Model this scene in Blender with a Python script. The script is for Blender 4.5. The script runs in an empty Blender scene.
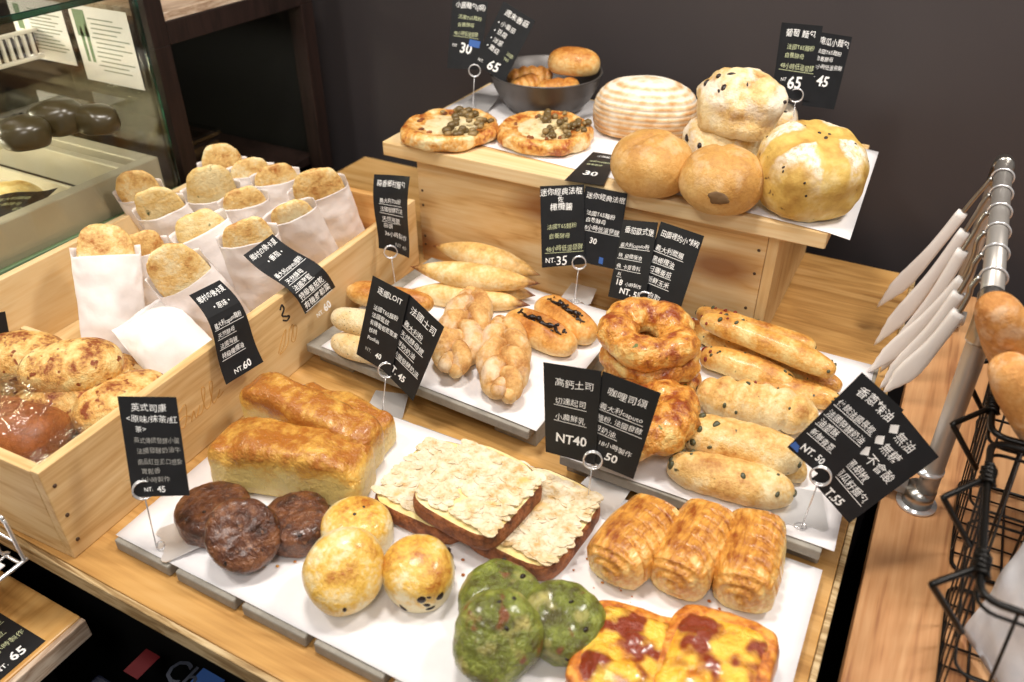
import bpy, math, random
from mathutils import Vector, Matrix, noise, Quaternion
sc = bpy.context.scene
COL = sc.collection
PI = math.pi
T = 0.90                                    # height of the display table top (m)
# ------------------------------------------------------------------ camera model
FPX = 819.0
PITCH, YAW = math.radians(34.3), math.radians(28.0)
CAM = Vector((0, 0, T + 0.66))
_fh = Vector((-math.sin(YAW), math.cos(YAW), 0))
_R = Vector((math.cos(YAW), math.sin(YAW), 0))
_F = _fh * math.cos(PITCH) + Vector((0, 0, -math.sin(PITCH)))
_U = _fh * math.sin(PITCH) + Vector((0, 0, math.cos(PITCH)))
def ray(x, y): return _F + _R * ((x - 512) / FPX) + _U * (-(y - 341) / FPX)
def P(x, y, h):
    """the point h above the table top seen at photograph pixel x, y"""
    d = ray(x, y); return CAM + d * ((T + h - CAM.z) / d.z)
def PX(x, y, X):
    d = ray(x, y); return CAM + d * ((X - CAM.x) / d.x)
def PY(x, y, Y):
    d = ray(x, y); return CAM + d * ((Y - CAM.y) / d.y)

# ------------------------------------------------------------------ materials
def lin(h):
    h = h.lstrip('#'); r = []
    for i in (0, 2, 4):
        c = int(h[i:i + 2], 16) / 255
        r.append(c / 12.92 if c <= .04045 else ((c + .055) / 1.055) ** 2.4)
    return (*r, 1)
class NT:
    def __init__(s, name):
        s.m = bpy.data.materials.new(name); s.m.use_nodes = True
        s.t = s.m.node_tree; s.b = s.t.nodes['Principled BSDF']; s.out = s.t.nodes['Material Output']
    def n(s, typ, **kw):
        o = s.t.nodes.new('ShaderNode' + typ)
        for k, v in kw.items():
            if k.startswith('_'): setattr(o, k[1:], v)
            else:
                i = o.inputs[int(k[1:])] if k[0] == 'i' and k[1:].isdigit() else o.inputs[k.replace('__', ' ')]
                s.set(i, v)
        return o
    def set(s, i, v):
        if isinstance(v, bpy.types.NodeSocket): s.t.links.new(v, i)
        else: i.default_value = v
    def P(s, **kw):
        for k, v in kw.items(): s.set(s.b.inputs[k.replace('__', ' ')], v)
    def math(s, op, a, b=0.0, c=0.0, clamp=False):
        o = s.n('Math', _operation=op, i0=a, i1=b, i2=c); o.use_clamp = clamp; return o.outputs[0]
    def noise(s, vec, scale, detail=4, rough=.55, dist=0):
        return s.n('TexNoise', Vector=vec, Scale=scale, Detail=detail, Roughness=rough, Distortion=dist).outputs['Fac']
    def ramp(s, fac, stops):
        o = s.n('ValToRGB', Fac=fac); e = o.color_ramp.elements
        while len(e) < len(stops): e.new(.5)
        for x, (p, c) in zip(e, stops):
            x.position = p; x.color = lin(c) if isinstance(c, str) else (c, c, c, 1)
        return o.outputs['Color']
    def mix(s, f, a, b):
        o = s.n('Mix', _data_type='RGBA')
        s.set(o.inputs[0], f); s.set(o.inputs[6], a); s.set(o.inputs[7], b); return o.outputs[2]
    def co(s, which='Object', scale=None, loc=(0, 0, 0)):
        c = s.n('TexCoord').outputs[which]
        if scale or loc != (0, 0, 0):
            c = s.n('Mapping', Vector=c, Scale=scale or (1, 1, 1), Location=loc).outputs[0]
        return c
    def bump(s, h, strength=.3, dist=.002):
        s.set(s.b.inputs['Normal'], s.n('Bump', Height=h, Strength=strength, Distance=dist).outputs[0])
    def step(s, v, a, b):
        o = s.n('MapRange', Value=v); o.inputs[1].default_value = a; o.inputs[2].default_value = b
        return o.outputs[0]

MATS = {}
def flat(name, col, rough=.5, metal=0, **kw):
    if name in MATS: return MATS[name]
    k = NT(name); k.P(Base__Color=lin(col), Roughness=rough, Metallic=metal, **kw)
    MATS[name] = k.m; return k.m

def crust(name, pale, gold, brown, s=26, lo=.36, mid=.52, hi=.68, top=.35, topmap=(.1, .95), rough=.45, bump=.35,
          fine=220, spots=None, flour=None, coat=0, stretch=(1, 1, 1), spec=.5, tips=None, sss=.0):
    k = NT(name); c = k.co('Object', stretch); g = k.n('SeparateXYZ', Vector=k.co('Generated'))
    rnd = k.n('ObjectInfo').outputs['Random']
    c = k.n('VectorMath', _operation='ADD', i0=c, i1=k.n('CombineXYZ', X=rnd, Y=k.math('MULTIPLY', rnd, 7.3), Z=rnd).outputs[0]).outputs[0]
    a = k.noise(c, s, 5, .6); f2 = k.noise(c, fine, 3, .6)
    z = k.step(g.outputs['Z'], *topmap)
    f = k.math('ADD', k.math('MULTIPLY', a, 1 - top * .6), k.math('MULTIPLY', z, top * .6))
    f = k.math('ADD', f, k.math('MULTIPLY', k.math('SUBTRACT', f2, .5), .30))
    if tips:
        x = k.math('ABSOLUTE', k.math('SUBTRACT', g.outputs['X'], .5))
        f = k.math('ADD', f, k.math('MULTIPLY', k.step(x, .33, .5), tips))
    col = k.ramp(f, [(lo, pale), (mid, gold), (hi, brown)])
    if spots:
        for (sc_, th, cc, sft) in spots:
            v = k.noise(c, sc_, 2, .5)
            col = k.mix(k.step(v, th, th + sft), col, lin(cc))
    if flour:
        fs, th, amt, cc = flour
        v = k.math('MULTIPLY', k.step(k.noise(c, fs, 4, .65), th, th + .12), amt)
        v = k.math('MULTIPLY', v, k.step(g.outputs['Z'], .15, .6))
        col = k.mix(v, col, lin(cc))
    k.P(Base__Color=col, Roughness=rough, Coat__Weight=coat, Coat__Roughness=.15, Specular__IOR__Level=spec)
    if sss: k.P(Subsurface__Weight=sss, Subsurface__Scale=.006)
    hgt = k.math('ADD', k.math('MULTIPLY', f2, .55), k.math('MULTIPLY', k.noise(c, fine * 2.6, 2), .3)); hgt = k.math('ADD', hgt, k.math('MULTIPLY', k.noise(c, s * 2.2, 4, .6), .8))
    k.bump(hgt, min(1, bump * 1.6), .0045)
    MATS[name] = k.m; return k.m

def wood(name, light, mid, dark, axis=0, s=9, rough=.42, knots=0, contrast=1.0, fine=.25):
    k = NT(name); sc_ = [1, 1, 1]; sc_[axis] = .12
    c = k.co('Object', tuple(sc_))
    n1 = k.noise(c, s, 5, .6, .6)
    sc2 = [1, 1, 1]; sc2[axis] = .03
    c2 = k.co('Object', tuple(sc2)); n2 = k.noise(c2, s * 22, 3, .6)
    w = k.math('FRACT', k.math('MULTIPLY', n1, 7.0))
    w = k.math('MULTIPLY', k.math('ABSOLUTE', k.math('SUBTRACT', w, .5)), 2.0)
    f = k.math('ADD', k.math('MULTIPLY', w, .45 * contrast), k.math('MULTIPLY', n1, .75))
    f = k.math('ADD', f, k.math('MULTIPLY', k.math('SUBTRACT', n2, .5), fine * 2))
    col = k.ramp(f, [(.28, dark), (.5, mid), (.8, light)])
    if knots:
        gx_ = k.n('SeparateXYZ', Vector=k.co('Object')).outputs; pv = k.n('CombineXYZ', X=k.math('MULTIPLY', gx_['XYZ'[axis]], .45), Y=k.math('ADD', gx_['Z'], .31)).outputs[0]
        v = k.n('TexVoronoi', _voronoi_dimensions='2D', Vector=pv, Scale=knots, Randomness=1).outputs['Distance']
        col = k.mix(k.math('MULTIPLY', k.step(k.math('ADD', v, k.math('MULTIPLY', n1, .12)), .26, .13), .85), col, lin('#8a5226'))
    k.P(Base__Color=col, Roughness=rough); k.bump(n2, .12, .001)
    MATS[name] = k.m; return k.m

wood('table_wood', '#dbb176', '#c99a5a', '#a67840', 0, 7, .32, 0, .7)
wood('table_edge', '#cdb58a', '#a88a5c', '#7b5d38', 0, 30, .55)
wood('pine', '#ecd0a0', '#dfb87e', '#c08c4c', 0, 8, .5, 5.5, .8)
wood('pine_board', '#efd7ab', '#e4c38d', '#c99a5c', 0, 8, .5, 0, .7)
wood('crate_wood', '#ebcf9f', '#e2bf88', '#c8985a', 1, 7, .5, 0, .8)
wood('crate_wood_x', '#ebcf9f', '#e2bf88', '#c8985a', 0, 7, .5, 0, .8)
wood('crate_knotty', '#d9a868', '#c98f4c', '#9a5e2a', 0, 7, .5, 9, .9)
wood('oak', '#c99a6c', '#b98658', '#976540', 1, 7, .42, 0, .8, .45)
wood('low_wood', '#dcb272', '#cf9e5a', '#b27e3d', 1, 7, .38, 0, .7)
wood('pale_edge', '#d9c6b0', '#bfa58c', '#94755c', 1, 30, .5)
wood('dark_frame', '#2b1c18', '#231612', '#180e0b', 2, 14, .5)

def paper(name, c1, c2, bump=.25, s=40, trans=0, rough=.7):
    k = NT(name); c = k.co('Object'); n = k.noise(c, s, 4, .6)
    k.P(Base__Color=k.ramp(n, [(.3, c2), (.7, c1)]), Roughness=rough)
    if trans: k.P(Transmission__Weight=trans, IOR=1.05)
    k.bump(k.noise(c, s * 1.4, 3), bump, .004); MATS[name] = k.m
paper('sheet_paper', '#f2eff0', '#ece8e9', .06)
paper('bag_paper', '#f4eeec', '#ebe2df', .28, 34)
paper('liner_paper', '#e3e4ea', '#cfd3dd', .15)

def slabmat():
    k = NT('cement_board'); c = k.co('Object'); n = k.noise(c, 60, 5, .7)
    k.P(Base__Color=k.ramp(n, [(.3, '#8a857b'), (.7, '#a39d92')]), Roughness=.8); k.bump(k.noise(c, 400, 3), .15, .001)
    MATS['cement_board'] = k.m
slabmat()
def boardmat():
    k = NT('chalk_card'); c = k.co('Object'); n = k.noise(c, 45, 4, .6)
    k.P(Base__Color=k.ramp(n, [(.3, '#191a1c'), (.75, '#212225')]), Roughness=.42, Specular__IOR__Level=.35); MATS['chalk_card'] = k.m
boardmat()
flat('chalk', '#f4f4f2', .8); flat('chalk_dim', '#a8a6a0', .85); flat('chalk_green', '#c3c9a0', .85)
flat('blue_tape', '#3a62a8', .5); flat('chrome', '#e6e6e8', .2, .65); flat('steel', '#b9b6b0', .28, 1)
flat('plate_steel', '#e9e7e6', .3, .55)
flat('brushed', '#c6bfb1', .42, .3); flat('pole_steel', '#b4afa9', .36, .6); flat('dark_wire', '#171513', .35, .6); flat('thin_wire', '#2e2824', .35, .6)
flat('rubber', '#15140f', .6); flat('black_panel', '#0d0c0c', .55); flat('bowl_metal', '#5c5856', .42, .5)
flat('nylon', '#e9e4e0', .38); flat('nail', '#4a3220', .5); flat('stamp', '#c9944a', .7); flat('ink', '#2a211a', .7)
flat('raisin', '#24140e', .35); flat('olive', '#4c4c34', .4); flat('olive_red', '#7d2415', .3); flat('choc', '#1d0f0b', .3)
flat('mushroom', '#6a5632', .4); flat('onion', '#8f774c', .4); flat('red_label', '#66141a', .5); flat('carton', '#161a2c', .5)
flat('green_ink', '#6f8a68', .6); flat('grey_ink', '#9aa094', .7); MATS.pop('filling', None)
flat('cream', '#efe0b4', .55); flat('almond', '#efdcb8', .55); flat('bottle_brown', '#3f3620', .28)
def glassmat(name, col, rough=.0, ior=1.45):
    k = NT(name); k.P(Base__Color=lin(col), Roughness=rough, Transmission__Weight=1, IOR=ior); MATS[name] = k.m

def thin():
    k = NT('glass'); t = k.n('BsdfTransparent', Color=lin('#f7f7f1')); g = k.n('BsdfGlossy', Roughness=.03); mx = k.n('MixShader')
    k.set(mx.inputs[0], k.math('ADD', .05, k.math('MULTIPLY', k.math('POWER', k.n('LayerWeight', Blend=.5).outputs['Facing'], 4.0), .75))); k.set(mx.inputs[1], t.outputs[0]); k.set(mx.inputs[2], g.outputs[0]); k.set(k.out.inputs['Surface'], mx.outputs[0]); MATS['glass'] = k.m
thin(); glassmat('glass_edge', '#1f5a4e', .1)
def film():
    k = NT('plastic_film'); t = k.n('BsdfTransparent'); g = k.n('BsdfGlossy', Roughness=.06)
    c = k.co('Object'); nb = k.n('Bump', Height=k.noise(c, 50, 3, .6, .4), Strength=.8, Distance=.01)
    k.set(g.inputs['Normal'], nb.outputs[0])
    mx = k.n('MixShader'); lw = k.n('LayerWeight', Blend=.5); k.set(lw.inputs['Normal'], nb.outputs[0]); k.set(mx.inputs[0], k.math('ADD', .10, k.math('MULTIPLY', k.math('POWER', lw.outputs['Facing'], 3.0), .8))); k.set(mx.inputs[1], t.outputs[0]); k.set(mx.inputs[2], g.outputs[0])
    k.set(k.out.inputs['Surface'], mx.outputs[0]); MATS['plastic_film'] = k.m
film()
def wallmat():
    k = NT('wall_paint'); n = k.noise(k.co('Object'), 3, 3)
    k.P(Base__Color=k.ramp(n, [(.3, '#3c3738'), (.7, '#413b3c')]), Roughness=.5); k.bump(k.noise(k.co('Object'), 160, 3), .05, .002); MATS['wall_paint'] = k.m
wallmat()

# ------------------------------------------------------------------ mesh tools
def mk(name, vf, mat, parent=None, loc=None, smooth=True, M=None):
    v, f = vf; me = bpy.data.meshes.new(name); me.from_pydata([tuple(p) for p in v], [], f); me.update()
    if smooth: me.polygons.foreach_set('use_smooth', [True] * len(me.polygons))
    o = bpy.data.objects.new(name, me); COL.objects.link(o)
    if mat: me.materials.append(MATS[mat] if isinstance(mat, str) else mat)
    if parent: o.parent = parent
    if loc is not None: o.location = loc
    if M is not None: o.matrix_world = M
    return o
def tag(o, label, cat, group=None, kind=None):
    o['label'] = label; o['category'] = cat
    if group: o['group'] = group
    if kind: o['kind'] = kind
    return o
def empty(name, loc, label, cat, group=None, rz=0):
    o = bpy.data.objects.new(name, None); o.empty_display_size = .02; COL.objects.link(o)
    o.location = loc; o.rotation_euler = (0, 0, rz); return tag(o, label, cat, group)
def merge(*parts):
    V, F = [], []
    for v, f in parts:
        b = len(V); V += [Vector(p) for p in v]; F += [tuple(i + b for i in q) for q in f]
    return V, F
def box(x0, x1, y0, y1, z0, z1, b=.0012):
    """box with chamfered edges"""
    import bmesh
    bm = bmesh.new(); bmesh.ops.create_cube(bm, size=1)
    for v in bm.verts:
        v.co = Vector(((x0 + x1) / 2 + v.co.x * (x1 - x0), (y0 + y1) / 2 + v.co.y * (y1 - y0), (z0 + z1) / 2 + v.co.z * (z1 - z0)))
    if b: bmesh.ops.bevel(bm, geom=bm.edges[:], offset=min(b, .45 * min(x1 - x0, y1 - y0, z1 - z0)), segments=2, affect='EDGES', profile=.5)
    bm.verts.index_update(); r = ([v.co.copy() for v in bm.verts], [tuple(v.index for v in f.verts) for f in bm.faces]); bm.free(); return r
def xf(vf, M): return [M @ Vector(p) for p in vf[0]], vf[1]
def tube(pts, rad, seg=8, closed=False):
    pts = [Vector(p) for p in pts]; n = len(pts); rads = rad if isinstance(rad, (list, tuple)) else [rad] * n
    V, F = [], []; up = None
    for i, p in enumerate(pts):
        a = pts[(i - 1) % n] if closed or i else p; c = pts[(i + 1) % n] if closed or i < n - 1 else p
        t = (c - a).normalized()
        if up is None: up = t.orthogonal().normalized()
        up = (up - t * up.dot(t)).normalized(); w = t.cross(up)
        for j in range(seg):
            an = 2 * PI * j / seg; V.append(p + (up * math.cos(an) + w * math.sin(an)) * rads[i])
    m = n if closed else n - 1
    for i in range(m):
        for j in range(seg):
            k = (i + 1) % n; F.append((i * seg + j, i * seg + (j + 1) % seg, k * seg + (j + 1) % seg, k * seg + j))
    if not closed:
        F.append(tuple(range(seg))[::-1]); F.append(tuple((n - 1) * seg + j for j in range(seg)))
    return V, F
def smoothpath(pts, k=6):
    pts = [Vector(p) for p in pts]; out = []
    for i in range(len(pts) - 1):
        p0 = pts[max(i - 1, 0)]; p1 = pts[i]; p2 = pts[i + 1]; p3 = pts[min(i + 2, len(pts) - 1)]
        for j in range(k):
            t = j / k
            out.append(.5 * (2 * p1 + (p2 - p0) * t + (2 * p0 - 5 * p1 + 4 * p2 - p3) * t * t + (3 * p1 - p0 - 3 * p2 + p3) * t ** 3))
    out.append(pts[-1]); return out
def circ(c, r, nrm=(0, 0, 1), n=24):
    nrm = Vector(nrm).normalized(); u = nrm.orthogonal().normalized(); w = nrm.cross(u)
    return [Vector(c) + (u * math.cos(2 * PI * i / n) + w * math.sin(2 * PI * i / n)) * r for i in range(n)]
def nz(p, f, seed): return noise.noise(Vector((p[0] * f + seed * 3.17, p[1] * f - seed * 1.71, p[2] * f + seed * .93)))
def sp(v, e): return math.copysign(abs(v) ** e, v)
def se(rx, ry, rz, e1=1., e2=1., nu=56, nv=36, axis='z', ns=((28, .06), (70, .02)), seed=0, flat=.3, fn=None, base=True):
    """noisy superellipsoid, flattened below, resting on z = 0"""
    V, F = [], []
    for i in range(nv + 1):
        la = -PI / 2 + PI * i / nv; ca, sa = sp(math.cos(la), e1), sp(math.sin(la), e1)
        if i in (0, nv): ca = 0
        for j in range(nu):
            lo = 2 * PI * j / nu; cl, sl = sp(math.cos(lo), e2), sp(math.sin(lo), e2)
            if axis == 'z': p = Vector((rx * ca * cl, ry * ca * sl, rz * sa))
            else: p = Vector((rx * sa, ry * ca * cl, rz * ca * sl))
            d = sum(a * nz(p, f, seed) for f, a in ns)
            if axis == 'z': p *= 1 + d
            else: p.y *= 1 + d; p.z *= 1 + d
            if fn: p = fn(p)
            if base and p.z < -flat * rz: p.z = -flat * rz + (p.z + flat * rz) * .12
            V.append(p)
    for i in range(nv):
        for j in range(nu):
            q = (i * nu + j, i * nu + (j + 1) % nu, (i + 1) * nu + (j + 1) % nu, (i + 1) * nu + j)
            F.append(q if axis == 'z' else q[::-1] if False else q)
    if base:
        m = min(p.z for p in V)
        for p in V: p.z -= m
    return V, F
def height(vf): return max(p.z for p in vf[0])
def place(o, x, y, h, rz=0, tilt=0, az=None, vf=None):
    """stand o so that its middle is seen at x, y when it rests h above the table; tilt leans its top towards azimuth az"""
    H = height(vf) if vf else .03
    p = P(x, y, h + H / 2); o.location = (p.x, p.y, T + h)
    q = Quaternion((0, 0, 1), rz)
    if tilt:
        d = Vector((math.cos(az), math.sin(az), 0)); ax = Vector((0, 0, 1)).cross(d)
        q = Quaternion(ax, tilt) @ q
        mid = Vector((0, 0, H / 2)); o.location = p - q @ mid
        lo = min((q @ v).z for v in vf[0]); 
        o.location.z = T + h - lo if h >= 0 else o.location.z
        # keep the seen middle on the same ray
        c = o.location + q @ mid; d2 = ray(x, y); c2 = CAM + d2 * ((c.z - CAM.z) / d2.z)
        o.location.x += c2.x - c.x; o.location.y += c2.y - c.y
    o.rotation_mode = 'QUATERNION'; o.rotation_quaternion = q
    return o
CAMAZ = math.radians(-45)
def span(a, b, h):
    """middle, yaw, length, pitch between two seen ends; h may be one height or one per end"""
    h0, h1 = h if isinstance(h, tuple) else (h, h)
    p, q = P(*a, h0), P(*b, h1); d = q - p
    return (p + q) / 2, math.atan2(d.y, d.x), d.length, math.asin(max(-1, min(1, d.z / d.length)))
def lay(o, vf, mid, yaw, pitch=0, roll=0):
    """lay a long shape (axis x, resting on z=0) so that its core passes through mid"""
    H = height(vf); q = Quaternion((0, 0, 1), yaw) @ Quaternion((0, 1, 0), -pitch) @ Quaternion((1, 0, 0), roll)
    o.rotation_mode = 'QUATERNION'; o.rotation_quaternion = q; o.location = mid - q @ Vector((0, 0, H / 2)); return o
def bits(name, n, mat, parent, vf, size, seed, zmin=.5, region=None, flatten=.6, sink=.35):
    """small pieces pressed into the skin of a bread, each a mesh of its own"""
    rnd = random.Random(seed); H = height(vf); c = [i for i, p in enumerate(vf[0]) if p.z > zmin * H and (not region or region(p))]
    me = None
    for _ in range(n):
        if not c: return
        p = vf[0][rnd.choice(c)]; cen = Vector((0, 0, H * .4)); nrm = Vector((p.x, p.y * 1.0, (p.z - H * .35) * 1.4)).normalized()
        s = size * rnd.uniform(.6, 1.3)
        b = se(s, s * rnd.uniform(.4, .9), s * flatten, nu=10, nv=8, ns=((.45 / s, .45),), seed=rnd.random() * 50, base=False)
        q = nrm.to_track_quat('Z', 'Y') @ Quaternion((0, 0, 1), rnd.uniform(0, 6))
        o = mk(name, b, mat, parent, p - nrm * s * sink * .5); o.rotation_mode = 'QUATERNION'; o.rotation_quaternion = q

# ================================================================== the setting
def struct(name, vf, mat, kind='structure'):
    o = mk(name, vf, mat, smooth=False); o['kind'] = kind; return o
flat('floor_tile', '#3a3431', .5)
struct('floor', box(-3.2, 2.2, -1.2, 1.52, -.05, 0, 0), 'floor_tile')
struct('wall_back', box(-3.2, 2.2, 1.42, 1.52, 0, 2.8, 0), 'wall_paint')
flat('ceiling_paint', '#d9d6d0', .8)
struct('ceiling', box(-3.2, 2.2, -1.2, 1.52, 2.8, 2.85, 0), 'ceiling_paint')
struct('wall_left', box(-3.3, -3.2, -1.2, 1.52, 0, 2.8, 0), 'wall_paint')

# ------------------------------------------------------------------ display table
t = empty('display_table', (-.5, .8, 0), 'long light wooden display table carrying all the bread', 'table')
def part(name, vf, mat, par, smooth=False):
    o = par.location; M = Matrix.Translation(-Vector(o))
    return mk(name, xf(vf, M), mat, par, smooth=smooth)
part('table_top', box(-1.06, .03, .285, 1.325, T - .022, T, .0015), 'table_wood', t)
part('front_edging', box(-1.06, .03, .2785, .2845, T - .023, T - .0005, .001), 'table_edge', t)
part('side_edging', box(.0305, .0365, .2785, 1.325, T - .023, T - .0005, .001), 'table_edge', t)
part('front_panel', box(-1.05, .01, .33, .345, .08, T - .0225, 0), 'black_panel', t)
for x0, x1 in ((-1.05, -1.035), (-.005, .01)): part('side_panel', box(x0, x1, .346, 1.31, .08, T - .0225, 0), 'black_panel', t)
for x in (-1.0, -.04):
    for y in (.38, 1.26): part('leg', box(x - .02, x + .02, y - .02, y + .02, 0, .079, .002), 'black_panel', t)

# ------------------------------------------------------------------ cement boards under the front sheet
labs = ['grey cement board under the left end of the front paper, beside the crate', 'second grey cement board from the crate, poking out under the front paper',
        'third grey cement board from the crate under the front paper', 'fourth grey cement board from the crate under the front paper',
        'fifth grey cement board from the crate, at the bottom edge of the photo']
for i in range(9):
    x0 = -.636 + .0868 * i - (0 if i < 4 else .0)
    if x0 > -.06: break
    o = mk('cement_board', box(-.0385, .0385, -.151, .151, 0, .0145, .002), 'cement_board', loc=(x0 + .0385, .472, T + .0003), smooth=False)
    lab = labs[i] if i < 5 else ('sixth grey cement board from the crate, hidden under the front paper' if i == 5 else 'last grey cement board under the right end of the front paper')
    tag(o, lab, 'board', 'cement boards under the front paper')
def sheet(name, c, h, label, nx=26, ny=16, amp=.0009, seed=1, mat='sheet_paper', group=None, droop=None):
    """a sheet of paper with slight waves; c = four world xy corners"""
    V, F = [], []
    A, B, C_, D = [Vector((*q, 0)) for q in c]; o0 = (A + B + C_ + D) / 4
    for i in range(ny + 1):
        for j in range(nx + 1):
            u, v = j / nx, i / ny
            p = (A * (1 - u) + B * u) * (1 - v) + (D * (1 - u) + C_ * u) * v
            z = amp * (1 + nz(p, 14, seed)) + (droop(p) if droop else 0)
            V.append(Vector((p.x - o0.x, p.y - o0.y, z)))
    for i in range(ny):
        for j in range(nx):
            a = i * (nx + 1) + j; F.append((a, a + 1, a + nx + 2, a + nx + 1))
    o = mk(name, (V, F), mat, loc=(o0.x, o0.y, T + h))
    m = o.modifiers.new('thick', 'SOLIDIFY'); m.thickness = .0003; m.offset = 1
    return tag(o, label, 'paper', group)
sheet('baking_paper', [(-.638, .326), (.019, .326), (.017, .622), (-.648, .618)], .0152, 'white baking paper under the scones, toasts and pastries in front')

# ------------------------------------------------------------------ raised trays behind
def tray(cx, cy, w, d, rz, label, riser_label, n=2):
    for k in range(n):
        q = Quaternion((0, 0, 1), rz) @ Vector((-w / 2 + .03 + k * (w - .06) / max(1, n - 1), 0, 0))
        o = mk('support_board', box(-.03, .03, -d / 2 + .02, d / 2, 0, .0255, .002), 'cement_board', loc=(cx + q.x, cy + q.y, T + .0003), smooth=False)
        o.rotation_euler.z = rz; tag(o, riser_label[k], 'board')
    o = mk('display_tray', box(-w / 2, w / 2, -d / 2, d / 2, 0, .0125, .0015), 'cement_board', loc=(cx, cy, T + .0263), smooth=False)
    o.rotation_euler.z = rz; tag(o, label, 'tray')
tray(-.487, .80, .345, .285, -.06, 'grey cement tray carrying the braided rolls and long spindle breads', ['grey board propping the left end of the braid tray', 'grey board propping the right end of the braid tray'])
tray(-.128, .80, .285, .35, -.02, 'grey cement tray carrying the cheese rings and olive breads', ['grey board propping the left end of the ring bread tray', 'grey board propping the right end of the ring bread tray'])
HT = .0405
sheet('baking_paper', [(-.645, .672), (-.315, .652), (-.312, .93), (-.63, .945)], .0392, 'white baking paper under the braided rolls on the middle tray', seed=5)
sheet('baking_paper', [(-.268, .628), (.022, .628), (.012, .972), (-.292, .972)], .0392, 'white baking paper under the cheese rings and olive sticks', seed=8)

# ------------------------------------------------------------------ riser box
HR = .2035
r = empty('riser_box', (-.43, 1.15, T), 'pine box shelf with overhanging top board, standing at the back of the table', 'shelf')
part('top_board', box(-.752, -.082, .985, 1.325, T + .178, T + .2005, .002), 'pine_board', r)
fb = part('front_board', box(-.70, -.1535, 1.0, 1.014, T + .0005, T + .1775, .001), 'pine', r)
wood('pine_side', '#ecd3a4', '#e0bd86', '#c4945a', 2, 8, .5, 0, .6)
for x in (-.6995, -.1475 - .0055): part('side_board', box(x - .0 if x < -.5 else x, x + .014, 1.0145 if x < -.5 else 1.0, 1.318, T + .0005, T + .1775, .001), 'pine_side', r)
for x, z in ((-.693, .125), (-.693, .1), (-.693, .045), (-.693, .03), (-.163, .15), (-.163, .115), (-.166, .06)):
    nail = mk('nail', tube([(0, .0006, 0), (0, -.0004, 0)], .0022, 8), 'nail', fb); nail.location = Vector((x, 1.0, T + z)) - Vector(r.location)
sheet('baking_paper', [(-.748, 1.055), (-.056, .982), (-.066, 1.30), (-.742, 1.322)], .2009, 'white baking paper covering the pine box shelf, one corner hanging off its right end', seed=11,
      droop=lambda p: -max(0, p.x + .084) ** 1.3 * .3)

# ------------------------------------------------------------------ wine crate
CR = Matrix.Translation((-.664, .292, T)) @ Matrix.Rotation(math.radians(2.3), 4, 'Z')
cr = empty('wine_crate', (-.664, .292, T), 'long pale wooden wine crate holding cheese buns and bagged bread', 'crate', rz=math.radians(2.3))
W_, L_, Hc = .372, .685, .119
def cpart(name, vf, mat): return mk(name, vf, mat, cr, smooth=False)
cpart('bottom_board', box(-W_ + .0125, -.0125, .0125, L_ - .0125, .0004, .009, 0), 'crate_wood')
near_side = cpart('long_side', box(-.012, 0, 0, L_, .0004, Hc, .001), 'crate_wood'); cpart('long_side', box(-W_, -W_ + .012, 0, L_, .0004, Hc, .001), 'crate_wood')
cpart('end_board', box(-W_ + .0122, -.0122, .0, .012, .0004, Hc - .002, .001), 'crate_wood_x'); cpart('end_board', box(-W_ + .0122, -.0122, L_ - .012, L_, .0004, Hc - .002, .001), 'crate_knotty')
cpart('divider_board', box(-W_ + .0125, -.0125, .232, .24, .0092, Hc - .075, .001), 'crate_wood_x')
for y, z in ((.006, .02), (.006, .055), (.006, .095)):
    n = mk('nail', tube([(0, 0, 0), (.0012, 0, 0)], .0022, 8), 'nail', near_side); n.location = (-.0002, y + .004, z)
# ------------------------------------------------------------------ writing
def text_vf(s, bold=0.0):
    cu = bpy.data.curves.new('t', 'FONT'); cu.body = s; cu.size = 1; cu.resolution_u = 2; cu.fill_mode = 'FRONT'; cu.offset = bold
    o = bpy.data.objects.new('t', cu); COL.objects.link(o)
    dg = bpy.context.evaluated_depsgraph_get(); me = bpy.data.meshes.new_from_object(o.evaluated_get(dg))
    vf = ([v.co.copy() for v in me.vertices], [tuple(p.vertices) for p in me.polygons])
    bpy.data.objects.remove(o); bpy.data.curves.remove(cu); bpy.data.meshes.remove(me); return vf
# burnt stamp and the little ink drawing on the crate side
def crate_line(name, pts, mat, r=.0009):
    mk(name, tube(smoothpath([(.0002, y, z) for y, z in pts], 5), r, 6), mat, near_side)
S = lambda pts, y0, z0, k: [(y0 + a * k, z0 + b * k) for a, b in pts]
# a loose script word
crate_line('burnt_stamp', S([(0, 2), (1.2, 2.6), (.9, .9), (.2, 0), (-.4, .8), (.6, 1.3), (1.5, .6), (1.4, 0), (2, 1.1), (2.1, 0), (3, 1.2), (2.4, .2), (3.2, .3), (4.2, 2.6), (3.7, 2.8), (3.6, .3), (4.4, .3), (5.4, 2.6), (4.9, 2.7), (4.8, .2), (5.6, .5), (6.2, 1.2), (5.6, .3), (6.6, .6)], .165, .048, .0105), 'stamp', .0005)
crate_line('burnt_stamp', S([(0, 0), (1, 1.5), (2, 2.4), (1.2, .6), (.2, -.3), (1.8, .2), (2.6, 2), (3.4, 2.2), (2.6, .4), (3.2, 0), (4, 1.6), (3.4, 2), (3, .6)], .335, .046, .0105), 'stamp', .0005)
crate_line('ink_figure', S([(0, 2.2), (.5, 2.8), (.8, 2), (.2, 1.2), (1, .6), (1.6, .3), (1, -.1), (.2, .4)], .352, .083, .009), 'ink', .0013)

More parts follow.
